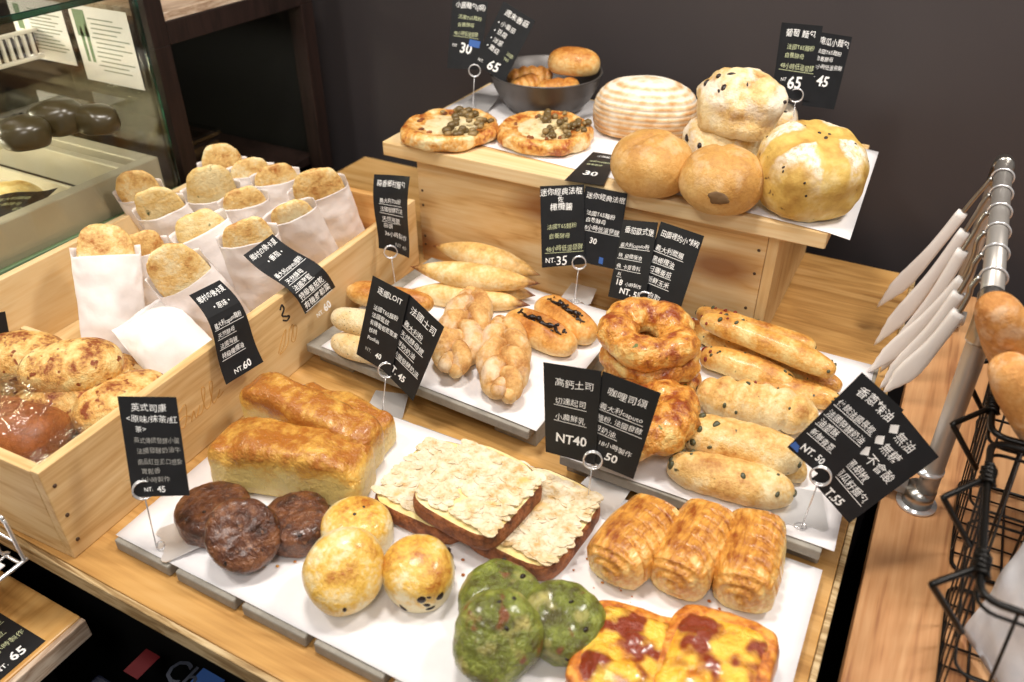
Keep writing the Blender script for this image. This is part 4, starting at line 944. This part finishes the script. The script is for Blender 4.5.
def bag(top, bot, w, th, seed, lean=0, lip=.012, label='', bread_mat='bag_bread', out=.03, blabel='', bw_=.84, closed=False):
    top, bot = Vector(top), Vector(bot); a = top - bot; L = a.length; a.normalize(); mid = (top + bot) / 2
    lip += .009
    v = (CAM - mid).normalized(); wv = a.cross(v); wv = -wv if wv.dot(_R) < 0 else wv; wv.normalize()
    wv = (Quaternion(a, lean) @ wv).normalized(); tv = wv.cross(a).normalized()
    if tv.dot(v) < 0: tv = -tv
    M = Matrix(((wv.x, tv.x, a.x, bot.x), (wv.y, tv.y, a.y, bot.y), (wv.z, tv.z, a.z, bot.z), (0, 0, 0, 1)))
    V, F = [], []; nu, nv = 56, 34
    for i in range(nv + 1):
        t = i / nv
        thk = th * (.12 + .88 * min(1, t * 3.2) ** .7) * (1 - (.0 if not closed else .9 * t ** 2)); ww = w * (1 + .03 * math.sin(t * 5 + seed) - .03 * t)
        for j in range(nu):
            b = 2 * PI * j / nu; x, y = sp(math.cos(b), .80) * ww / 2, sp(math.sin(b), 1.75) * thk / 2
            z = t * L
            if math.sin(b) > 0 and t > .75: z -= lip * (t - .75) / .25 * min(1, math.sin(b) / .35)
            cr = nz((x, y + z * .3, z), 32, seed) * .0035 + abs(nz((x * 1.4, y, z * .7), 60, seed + 3)) * .0028
            y += cr * min(1, t * 6) * (1 if y >= 0 else -1); x += .0012 * nz((x, y, z), 50, seed)
            V.append(Vector((x, y, z)))
    for i in range(nv):
        for j in range(nu): F.append((i * nu + j, i * nu + (j + 1) % nu, (i + 1) * nu + (j + 1) % nu, (i + 1) * nu + j))
    F.append(tuple(range(nu))[::-1])
    o = mk('paper_bag', (V, F), 'bag_paper', M=M); m = o.modifiers.new('thick', 'SOLIDIFY'); m.thickness = .0003
    tag(o, label, 'paper bag', 'white paper bags in the crate')
    if not closed:
        vf = se(w * bw_ / 2 * 1.0, th * .27, .062, .62, .9, 56, 40, ns=((24, .06), (70, .03), (180, .015)), seed=seed, base=False)
        b = bread('flat_bread', vf, bread_mat, blabel, 'bread', 'flat breads in paper bags'); b.matrix_world = M @ Matrix.Translation((.0, .0, L - .062 + out * .85 - .003))
BG = [  # top pixel, height, bottom pixel, width, thickness, lean, lip, bread, out, where
    ((105, 246), .150, (118, 362), .078, .032, 0, .004, 'bag_bread', .036, 'leftmost upright one against the far crate side'),
    ((143, 242), .135, (170, 318), .060, .024, .1, .006, 'bag_bread', .022, 'narrow one squeezed just right of the leftmost upright one'),
    ((172, 264), .150, (236, 342), .076, .030, -.2, .022, 'bag_bread', .034, 'one with a torn front edge, behind the nearer hanging card'),
    ((196, 222), .165, (258, 318), .080, .032, -.1, .006, 'herb_bread', .020, 'wide one in the middle, its green speckled bread barely showing'),
    ((157, 202), .165, (205, 280), .072, .028, -.25, .008, 'herb_bread', .032, 'one near the glass case holding a herb speckled bread'),
    ((137, 186), .165, (180, 262), .068, .026, -.3, .008, 'bag_bread', .034, 'farthest left one, touching the glass case side'),
    ((210, 186), .160, (228, 262), .080, .030, .05, .010, 'herb_bread', .044, 'back row one with speckled bread standing out high'),
    ((222, 160), .150, (236, 236), .074, .026, .1, .004, 'bag_bread', .034, 'one at the very back, its bread rising highest'),
    ((249, 166), .150, (262, 240), .076, .026, .1, .004, 'bag_bread', .018, 'one second from the right end of the back row'),
    ((274, 172), .150, (290, 246), .078, .028, .1, .006, 'bag_bread', .020, 'back row one next to the big rightmost bag'),
    ((242, 196), .160, (264, 276), .072, .028, .05, .004, 'bag_bread', .018, 'one in the middle row behind the speckled one'),
    ((246, 230), .165, (276, 318), .078, .030, -.1, .006, 'bag_bread', .022, 'one right behind the farther hanging card'),
    ((288, 208), .160, (328, 280), .072, .028, -.15, .004, 'bag_bread', .014, 'one between the farther hanging card and the big rightmost bag'),
    ((316, 184), .150, (344, 252), .086, .034, -.1, .008, 'bag_bread', .034, 'big rightmost one at the far end of the crate')]
for i, (tp, h, bp, w, th, ln, lip, bm, out, where) in enumerate(BG):
    bag(P(*tp, h), P(*bp, .016), w * 1.08, th * .95, i + 3, ln, lip, 'white paper bag, ' + where, bm, out, 'flat bread in paper bag, ' + where)
bag(P(137, 312, .085), P(190, 366, .055), .084, .05, 31, .1, .0, 'white paper bag lying with its folded end up, behind the nearer hanging card', closed=True)

# ================================================================== right: counter, tong rack, baskets
t = empty('side_counter', (.45, .5, 0), 'reddish wooden counter right of the display table, carrying the wire baskets', 'counter')
part('counter_top', box(.0555, .95, -.4, 1.30, T - .028, T, .002), 'oak', t)
part('counter_body', box(.075, .93, -.38, 1.28, .0005, T - .0285, 0), 'black_panel', t)
# tong rack: steel tube frame with a rail along the counter
RX, RY0, RY1, RZ = .0905, .782, 1.205, T + .252
k = empty('tong_rack', (RX, 1.0, T), 'brushed steel tube rack with a rail, standing on the counter edge for hanging tongs', 'rack')
def rpart(name, vf, mat): 
    return mk(name, xf(vf, Matrix.Translation(-Vector(k.location))), mat, k)
rpart('rail', tube([(RX, RY0 + .02, RZ), (RX, RY1 - .02, RZ)], .0104, 28), 'pole_steel')
for y, s in ((RY0, 1), (RY1, -1)):
    rpart('post', tube(smoothpath([(RX + .005, y, T + .012), (RX, y, RZ - .03), (RX, y + s * .004, RZ - .010), (RX, y + s * .020, RZ)], 5), .0104, 24), 'pole_steel')
    rpart('elbow', tube(smoothpath([(RX, y, RZ - .034), (RX, y + s * .001, RZ - .018), (RX, y + s * .010, RZ - .003), (RX, y + s * .03, RZ)], 5), .0122, 24), 'steel')
    rpart('foot_flange', tube([(RX, y, T + .0005), (RX, y, T + .004)], .021, 28), 'chrome'); rpart('foot_socket', tube([(RX, y, T + .004), (RX, y, T + .024)], .0158, 24), 'steel')
    rpart('collar', tube([(RX, y, T + .05), (RX, y, T + .054)], .0155, 24), 'chrome')
rpart('cross_tube', tube([(RX - .045, RY1 - .02, T + .020), (RX + .02, RY1 - .02, T + .020)], .0105, 20), 'pole_steel'); rpart('cross_tube', tube([(RX - .05, RY0 + .005, T + .02), (RX - .014, RY0 + .002, T + .02)], .0105, 20), 'pole_steel')
# tongs: two sprung steel arms with white nylon tips, hung by loops on the rail
TG = [((963, 212), (877, 307)), ((965, 231), (874, 345)), ((963, 250), (880, 372)), ((963, 279), (868, 372)), ((959, 293), (880, 388)), ((959, 312), (884, 392))]
TL = ['pair of bread tongs with white tips hanging at the far end of the rail', 'pair of bread tongs with white tips hanging in the middle of the rail', 'pair of bread tongs with white tips hanging nearest the standing rolls']
for i in range(3):
    root = None
    for j in range(2):
        (x0, y0), (x1, y1) = TG[i * 2 + j]
        yr = 1.135 - (i * 2 + j) * .0565
        a = PY(x0, y0, yr - .006); b = PY(x1, y1, yr - .012)
        if root is None:
            root = empty('bread_tongs', (RX, yr, RZ), TL[i], 'tongs', 'bread tongs on the rail')
        org = Vector(root.location)
        hook = mk('hanging_loop', tube(circ((RX, yr, RZ), .0122, (0, 1, .12), 26), .0014, 8, True), 'chrome', root); hook.location = -org
        d = (b - a).normalized(); side = d.cross(Vector((0, 1, 0))).normalized()
        top = Vector((RX - .0120, yr, RZ - .002))
        st = tube(smoothpath([top, top + Vector((-.004, -.002, -.012)), a * .5 + top * .5, a, a + d * .02], 4), .0030, 10)
        sq = []
        arm = mk('steel_arm', st, 'steel', root); arm.location = -org
        # nylon paddle: tapered flat blade
        L = (b - a).length; wv = d.cross(Vector((0, 1, 0))).normalized(); nv = d.cross(wv).normalized()
        V, F = [], []; n = 22; m = 16
        for q in range(n + 1):
            t_ = q / n; wd = .0074 + .0036 * math.exp(-((t_ - .66) / .22) ** 2) - (.0065 * max(0, t_ - .78) / .22); th = .0052 - .0018 * t_
            e = .9 if q == 0 else (.55 if q == n else 1)
            if t_ > .55: wd += .0004 * math.sin(t_ * 60)
            for r_ in range(m):
                an = 2 * PI * r_ / m; V.append(a + d * (L * t_) + wv * (sp(math.cos(an), .6) * wd * e) + nv * (sp(math.sin(an), .6) * th * e) + wv * (.004 * math.sin(t_ * PI)))
        for q in range(n):
            for r_ in range(m): F.append((q * m + r_, q * m + (r_ + 1) % m, (q + 1) * m + (r_ + 1) % m, (q + 1) * m + r_))
        F.append(tuple(range(m))[::-1]); F.append(tuple(n * m + r_ for r_ in range(m)))
        tip = mk('nylon_tip', (V, F), 'nylon', arm)
# wire baskets
def basket(x0, x1, y0, y1, z1, label, hooks):
    z0 = T + .004; c = Vector(((x0 + x1) / 2, (y0 + y1) / 2, T)); o = empty('wire_basket', c, label, 'basket', 'black wire baskets on the counter')
    inx = .012
    def pt(x, y, z):
        f = (z - z0) / (z1 - z0); return Vector((x + (c.x - x) * (1 - f) * .10, y + (c.y - y) * (1 - f) * .08, z)) - c
    def loop(z, r_): 
        R_ = .014; pts = []
        for cx_, cy_, a0 in ((x1 - R_, y1 - R_, 0), (x0 + R_, y1 - R_, 90), (x0 + R_, y0 + R_, 180), (x1 - R_, y0 + R_, 270)):
            for q in range(5): an = math.radians(a0 + q * 22.5); pts.append(pt(cx_ + R_ * math.cos(an), cy_ + R_ * math.sin(an), z))
        return tube(pts, r_, 8, True)
    mk('rim', loop(z1, .0030), 'dark_wire', o); mk('lower_rim', loop(z1 - .012, .0016), 'dark_wire', o); mk('bottom_ring', loop(z0, .0020), 'dark_wire', o); mk('middle_ring', loop((z0 + z1) / 2, .0014), 'dark_wire', o)
    w = []
    nx = max(3, round((x1 - x0) / .026)); ny = max(3, round((y1 - y0) / .026))
    for i in range(1, nx):
        x = x0 + (x1 - x0) * i / nx; w.append(tube([pt(x, y0, z1), pt(x, y0, z0), pt(x, y1, z0), pt(x, y1, z1)], .0013, 6))
    for i in range(1, ny):
        y = y0 + (y1 - y0) * i / ny; w.append(tube([pt(x0, y, z1), pt(x0, y, z0), pt(x1, y, z0), pt(x1, y, z1)], .0013, 6))
    mk('wire_lattice', merge(*w), 'thin_wire', o)
    for ya, yb in hooks:
        a = Vector((x0, ya, z1)) - c; b = Vector((x0 - .031, yb, z1 - .001)) - c; d = pt(x0 - .002, yb + .012, z1 - .052)
        hk = mk('stacking_hook', tube([a + Vector((.004, .002, 0)), a * .8 + b * .2, b * .93 + a * .07, b, b * .93 + d * .07, b * .2 + d * .8, d], .0027, 8), 'dark_wire', o)
        mk('hook_coil', tube([a + Vector((0, 0, .0)) + Vector((0, (q / 10 - 1) * .010, 0)) + Vector((math.cos(q * 1.2), 0, math.sin(q * 1.2))) * .0052 for q in range(24)], .0022, 6), 'dark_wire', hk)
    return o, c
basket(.116, .42, .491, .682, T + .180, 'black wire basket with white paper in it, nearest the right lower corner', ((.630, .588), (.523, .489)))
basket(.1155, .42, .691, .850, T + .180, 'black wire basket farther back, long golden rolls standing in it', ((.735, .692), (.821, .795)))
# white paper bags inside the front basket
def liner(name, c, yaw, pitch, w, h, seed, label):
    V, F = [], []; nx, ny = 22, 22
    for s_ in (0, 1):
        for i in range(ny + 1):
            for j in range(nx + 1):
                u, v = j / nx - .5, i / ny; bul = .010 * math.sin(PI * v) * math.cos(PI * u) * (1 if s_ else -1); y = bul + .004 * nz((u * w, v * h, s_), 30, seed) + (.0012 if s_ else -.0012)
                V.append(Vector((u * w, y, v * h)))
    m = (nx + 1) * (ny + 1)
    for s_ in (0, 1):
        for i in range(ny):
            for j in range(nx):
                a = s_ * m + i * (nx + 1) + j; q = (a, a + 1, a + nx + 2, a + nx + 1); F.append(q if s_ else q[::-1])
    rim = [j for j in range(nx + 1)] + [i * (nx + 1) + nx for i in range(1, ny + 1)] + [ny * (nx + 1) + j for j in range(nx - 1, -1, -1)] + [i * (nx + 1) for i in range(ny - 1, 0, -1)]
    for a, b in zip(rim, rim[1:] + rim[:1]): F.append((a, b, b + m, a + m))
    o = mk(name, (V, F), 'liner_paper', loc=c); o.rotation_mode = 'QUATERNION'; o.rotation_quaternion = Quaternion((0, 0, 1), yaw) @ Quaternion((1, 0, 0), pitch); return tag(o, label, 'paper bag', 'flat white paper bags in the wire basket')
liner('empty_paper_bag', Vector((.182, .560, T + .010)), -1.02, -.12, .135, .170, 3, 'flat white paper bag standing aslant in the front wire basket, nearest its left rim')
liner('empty_paper_bag', Vector((.225, .580, T + .010)), -1.02, -.14, .140, .176, 5, 'flat white paper bag in the front wire basket, behind the first one')
# standing rolls in the basket behind
def roll_end(top, base, W, seed, label, wy=.86):
    top, base = Vector(top), Vector(base); L = (top - base).length
    vf = torpedo(L, W, W * wy, seed, e=.5, ns=((22, .08), (60, .03)), nu=44, nv=80, fn2=lambda p: Vector((p.x, p.y * (1 + .25 * p.x / L), p.z * (1 + .25 * p.x / L))), flat=.98)
    vf = ([Vector((p.y, p.z - W * wy * .5, p.x + L / 2)) for p in vf[0]], vf[1])
    o = bread('baguette_roll', vf, 'baguette_end', label, 'bread roll', 'rolls standing in the wire basket')
    o.rotation_mode = 'QUATERNION'; o.rotation_quaternion = (top - base).to_track_quat('Z', 'Y'); o.location = base; return o
roll_end(P(993, 300, .290), (.245, .832, T + .012), .050, 1, 'golden roll standing in the wire basket right under the rail end')
roll_end(P(1003, 360, .250), (.300, .742, T + .012), .050, 2, 'golden roll standing in front of the other rolls in the wire basket')
roll_end(P(1044, 312, .262), (.385, .815, T + .012), .052, 3, 'golden roll standing in the wire basket, cut by the right edge of the photo')

# ================================================================== left: glass case
gx, gy = -1.066, .845
k = empty('display_case', (-1.45, .4, 0), 'glass fronted steel display case left of the wine crate', 'display case')
part('case_body', box(-1.95, gx - .006, -.3, gy - .004, .08, T + .105, .002), 'black_panel', k)
part('steel_rim', box(gx - .026, gx - .0055, -.3, gy - .02, T + .1055, T + .172, .002), 'brushed', k)
part('steel_rim', box(-1.95, gx - .027, gy - .045, gy - .02, T + .1055, T + .172, .002), 'brushed', k)
part('glass_pane', box(gx - .003, gx + .003, -.3, gy, T + .115, T + .410, .0008), 'glass', k)
part('glass_pane', box(-1.95, gx - .0035, gy - .006, gy, T + .115, T + .410, .0008), 'glass', k)
part('edge_strip', box(gx - .004, gx + .0042, gy + .0003, gy + .0038, T + .115, T + .4105, .0008), 'glass_edge', k)
part('glass_top', box(-1.95, gx + .0005, -.3, gy - .002, T + .411, T + .419, .001), 'glass', k)
part('top_edge_strip', box(gx + .0007, gx + .005, -.3, gy + .004, T + .4107, T + .4193, .001), 'glass_edge', k)
part('inner_shelf', box(-1.9, gx - .03, .775, .79, T + .110, T + .165, .002), 'brushed', k)
part('glass_foot', box(gx - .004, gx + .004, -.3, gy, T + .108, T + .1145, .001), 'green_ink', k)
part('back_panel', box(-1.97, -1.951, -.3, gy, .08, T + .41, .002), 'dark_frame', k)
tr = mk('serving_tray', merge(box(-.30, .30, -.22, .22, 0, .004, .001), box(-.30, .30, -.22, -.214, .004, .026, .001), box(-.30, .30, .214, .22, .004, .026, .001), box(-.30, -.294, -.214, .214, .004, .026, .001), box(.294, .30, -.214, .214, .004, .026, .001)), 'brushed', loc=(-1.41, .52, T + .1065), smooth=False)
tag(tr, 'shallow steel tray inside the glass case', 'tray')
for i, (x, y, R) in enumerate(((8, 192, .05), (-30, 205, .05))):
    vf = se(R, R * .9, .03, .9, nu=48, nv=30, ns=((30, .1), (80, .04)), seed=i + 3); o = bread('herb_bun', vf, 'herb_bread', ['herb topped bun on the tray in the glass case, left edge of the photo', 'herb topped bun farther left on the tray in the glass case'][i], 'bread roll', 'buns in the glass case'); p = P(x, y, .14); o.location = (p.x, p.y, T + .112)
cc = [PX(33, 186, -1.115), PX(58, 188, -1.10), PX(22, 214, -1.10), PX(-14, 214, -1.115)]
card('price_card', [PX(-6, 197, -1.14), PX(58, 187, -1.12), PX(34, 209, -1.098), PX(-34, 226, -1.104)], [('義大利臘腸', .15, .25, .1, 'g'), ('自養酵母', .2, .42, .1, 'g'), ('60', .55, .6, .14, 'pg')], 'black price card leaning inside the glass case', curve=lambda u, v: .003 * math.sin(6 * u))
# cellophane wrapped dark cakes
for i, (x, y, R, h) in enumerate(((58, 116, .040, .10), (96, 118, .034, .10), (22, 132, .036, .09))):
    vf = se(R, R * .85, R * .62, .8, nu=48, nv=30, ns=((26, .12), (60, .05)), seed=i + 9, flat=.6); o = bread('dark_cake', vf, 'bottle_brown', ['glossy dark wrapped cake inside the glass case, middle one', 'glossy dark wrapped cake inside the glass case, right one', 'glossy dark wrapped cake inside the glass case, left one'][i], 'cake', 'dark cakes in the glass case')
    p = P(x, y, .262 + R * .5); o.location = (p.x, p.y, T + .2625)
part('glass_shelf', box(-1.90, gx - .03, .10, gy - .012, T + .254, T + .262, .001), 'glass', k)
# printed sheets taped inside the far pane
def poster(x0, x1, z0, z1, label, seed, sk):
    y = gy - .0075; o = mk('printed_sheet', box(x0, x1, y - .0006, y, z0, z1, 0), 'sheet_paper', smooth=False); tag(o, label, 'paper sign', 'printed sheets in the glass case')
    rnd = random.Random(seed); par = []; V = []
    for i in range(12):
        z = z1 - .018 - i * (z1 - z0 - .03) / 12; xa = x0 + (x1 - x0) * rnd.uniform(.30, .36); xb = x1 - (x1 - x0) * rnd.uniform(.05, .3)
        par.append(([Vector((xa, y - .0009, z)), Vector((xb, y - .0009, z)), Vector((xb, y - .0009, z + .0022)), Vector((xa, y - .0009, z + .0022))], [(0, 1, 2, 3)]))
    mk('printed_lines', merge(*par), 'grey_ink', o, smooth=False)
    gl = [(x0 + .008, x0 + .034, z1 - .045, z1 - .006)] if sk else [(x0 + .012, x0 + .026, z1 - .05, z1 - .012)]
    for a, b, c, d in gl: mk('green_panel', ([Vector((a, y - .0009, c)), Vector((b, y - .0009, c)), Vector((b, y - .0009, d)), Vector((a, y - .0009, d))], [(0, 1, 2, 3)]), 'green_ink', o, smooth=False)
    if sk:
        for a, hh in ((x0 + .014, .04), (x0 + .026, .045)): mk('bottle_picture', ([Vector((a, y - .0009, z0 + .03)), Vector((a + .007, y - .0009, z0 + .03)), Vector((a + .007, y - .0009, z0 + .03 + hh)), Vector((a + .0045, y - .0009, z0 + .042 + hh)), Vector((a + .0025, y - .0009, z0 + .042 + hh)), Vector((a, y - .0009, z0 + .03 + hh))], [tuple(range(6))]), 'green_ink', o, smooth=False)
poster(-1.205, -1.078, T + .272, T + .385, 'printed white sheet with green bottles, right one inside the glass case', 1, True)
poster(-1.350, -1.222, T + .290, T + .385, 'printed white sheet with grey lines, left one inside the glass case', 2, False)
v = empty('air_vent', (-1.30, .70, T + .30), 'white slatted air vent inside the glass case', 'vent')
for i in range(22): part('slat', box(-1.303, -1.297, .56 + i * .0125, .565 + i * .0125, T + .300, T + .334, .001), 'nylon', v)
part('vent_frame', box(-1.304, -1.296, .555, .838, T + .3345, T + .340, .001), 'nylon', v); part('vent_frame', box(-1.304, -1.296, .555, .838, T + .294, T + .2995, .001), 'nylon', v)
part('bracket', box(-1.60, -1.3045, .60, .612, T + .334, T + .3395, .001), 'nylon', v)
part('backing', box(-1.312, -1.308, .555, .838, T + .300, T + .334, .001), 'dark_frame', v)
bk = mk('black_tray', box(-.14, .14, -.14, .14, 0, .03, .008), 'rubber', loc=(-1.30, .50, T + .4195)); tag(bk, 'black object standing on top of the glass case', 'tray')

# ================================================================== dark shelf frame behind the case
fx = -1.15
k = empty('shelf_frame', (-1.5, 1.1, 0), 'dark brown steel shelf frame with a pale wooden top, at the back left', 'shelf unit')
for x, y in ((fx - .034, .93), (fx - .034, 1.29), (-1.95, .93), (-1.95, 1.29)): part('post', box(x, x + .034, y, y + .034, .0005, T + .303 if y > 1 or x < -1.5 else T + .303, .001), 'dark_frame', k)
part('rail', box(fx - .034, fx, .9645, 1.2895, T + .302, T + .338, .001), 'dark_frame', k); part('rail', box(-1.915, fx - .035, .93, .964, T + .304, T + .338, .001), 'dark_frame', k)
part('post', box(fx - .034, fx, .93, .964, T + .3035, 1.75, .001), 'dark_frame', k)
part('post', box(fx - .034, fx, 1.29, 1.324, T + .3035, 1.75, .001), 'dark_frame', k)
part('shelf_board', box(-1.90, fx - .002, .9645, 1.2895, T + .3385, T + .352, .001), 'pale_edge', k)
part('lower_board', box(-1.94, fx - .036, .94, 1.31, T - .03, T - .012, .001), 'dark_frame', k)
part('back_panel', box(-1.95, fx - .034, 1.325, 1.335, .1, T + .33, 0), 'black_panel', k)
bx = mk('wooden_box', box(-.16, .16, -.12, .12, 0, .07, .003), 'oak', loc=(-1.42, 1.13, T + .3525)); tag(bx, 'reddish wooden box on the pale shelf top at the upper left', 'box')
jar = empty('clear_box', (-1.27, 1.03, T - .0115), 'clear plastic box glinting on the dark shelf behind the paper bags', 'container')
part('box_body', box(-1.32, -1.22, .97, 1.09, T - .0115, T + .095, .006), 'glass', jar); part('box_lid', box(-1.323, -1.217, .967, 1.093, T + .0955, T + .110, .004), 'glass', jar)

# ================================================================== low table at lower left
k = empty('low_table', (-1.0, .0, 0), 'lower wooden table at the bottom left, carrying the card reading 65', 'table')
LT = T - .08
part('table_top', box(-1.05, -.672, -.5, .277, LT - .026, LT, .002), 'low_wood', k); part('edge_strip', box(-.6715, -.664, -.5, .277, LT - .027, LT - .0004, .0015), 'pale_edge', k)
part('table_body', box(-1.03, -.70, -.48, .24, .0005, LT - .0265, 0), 'black_panel', k)
bq = PY(24, 561, .266); w = empty('wire_rack', (bq.x - .06, .2, LT), 'chrome wire rack with a white insert standing on the low table', 'rack')
def wpart(name, vf, mat): return mk(name, xf(vf, Matrix.Translation(-Vector(w.location))), mat, w)
zt = PX(7, 516, bq.x).z
wpart('side_loop', tube(smoothpath([(bq.x, .10, bq.z), (bq.x, .255, bq.z), (bq.x, .266, bq.z + .002), (bq.x, .2665, bq.z + .012), (bq.x, .2665, zt - .012), (bq.x - .003, .2665, zt - .003), (bq.x - .014, .2665, zt), (bq.x - .12, .2665, zt)], 5), .0021, 10), 'chrome')
wpart('side_loop', tube(smoothpath([(bq.x - .022, .10, bq.z), (bq.x - .022, .252, bq.z), (bq.x - .022, .258, bq.z + .01), (bq.x - .022, .258, zt - .014), (bq.x - .030, .258, zt - .004), (bq.x - .12, .258, zt - .004)], 5), .0017, 8), 'chrome')
wpart('cross_wire', tube([(bq.x, .2665, bq.z + (zt - bq.z) * .45), (bq.x - .12, .2665, bq.z + (zt - bq.z) * .45)], .0014, 8), 'chrome')
wpart('base_wire', tube([(bq.x + .0005, .262, bq.z), (bq.x - .12, .262, bq.z)], .0018, 8), 'chrome')
for yy in (.11, .25): wpart('foot', tube([(bq.x - .1, yy, LT + .0004), (bq.x - .1, yy, bq.z)], .002, 8), 'chrome')
wpart('white_insert', box(bq.x - .12, bq.x - .008, .12, .252, bq.z + .002, bq.z + .0045, .001), 'sheet_paper')
# dark carton on the floor in the gap
flat('carton_ink', '#3c414e', .6)
ca = empty('carton', (-.62, .12, 0), 'dark blue carton with a red label in the shadow under the table edge', 'carton')
zc = T - .15
part('carton_body', box(-.655, -.36, .0, .262, .0005, zc, .003), 'carton', ca)
pr = P(142, 664, -.15); 
part('red_label', box(pr.x - .011, pr.x + .011, pr.y - .016, pr.y + .016, zc + .0001, zc + .0006, 0), 'red_label', ca)
tv = text_vf('Cho', .01); pr2 = P(160, 676, -.149)
part('printing', ([Vector((pr2.x + p.x * .035, pr2.y + p.y * .04, zc + .0008)) for p in tv[0]], tv[1]), 'carton_ink', ca)
pr3 = P(206, 678, -.149)
part('blue_label', box(pr3.x - .012, pr3.x + .02, pr3.y - .02, pr3.y + .008, zc + .0001, zc + .0006, 0), 'blue_tape', ca)

# ================================================================== light, camera
def area(name, loc, target, size, power, col):
    l = bpy.data.lights.new(name, 'AREA'); l.shape = 'DISK'; l.size = size; l.energy = power; l.color = col
    o = bpy.data.objects.new(name, l); COL.objects.link(o); o.location = loc; o.rotation_euler = (Vector(target) - Vector(loc)).to_track_quat('-Z', 'Y').to_euler(); return o
WARM = (1, .945, .875)
area('ceiling_lamp', (-.45, .62, 2.6), (-.45, .75, .9), .3, 13, WARM)
area('ceiling_lamp', (.55, 1.02, 2.5), (.15, .95, .9), .3, 14, WARM)
area('ceiling_lamp', (-1.05, .0, 2.6), (-.8, .6, .9), .3, 9, WARM)
area('ceiling_lamp', (.2, -.6, 2.6), (-.3, .7, 1.0), .5, 9, (1, .95, .9))
area('added_case_light', (-1.5, .45, T + .40), (-1.4, .5, T), .25, 6.5, (1, .95, .82))  # unseen light added under the glass top to brighten the case interior
wd = bpy.data.worlds.new('room_light'); sc.world = wd; wd.use_nodes = True
wd.node_tree.nodes['Background'].inputs[0].default_value = (1, .95, .9, 1); wd.node_tree.nodes['Background'].inputs[1].default_value = .26
cd = bpy.data.cameras.new('camera'); cam = bpy.data.objects.new('camera', cd); COL.objects.link(cam); sc.camera = cam
cd.sensor_width = 36; cd.lens = FPX / 1024 * 36; cd.clip_start = .02
cam.matrix_world = Matrix(((_R.x, _U.x, -_F.x, CAM.x), (_R.y, _U.y, -_F.y, CAM.y), (_R.z, _U.z, -_F.z, CAM.z), (0, 0, 0, 1)))
cd.dof.use_dof = True; cd.dof.focus_distance = .98; cd.dof.aperture_fstop = 4.5
vs = sc.view_settings; vs.view_transform = 'Standard'; vs.look = 'None'; vs.gamma = 1; vs.exposure = .33; vs.use_curve_mapping = False
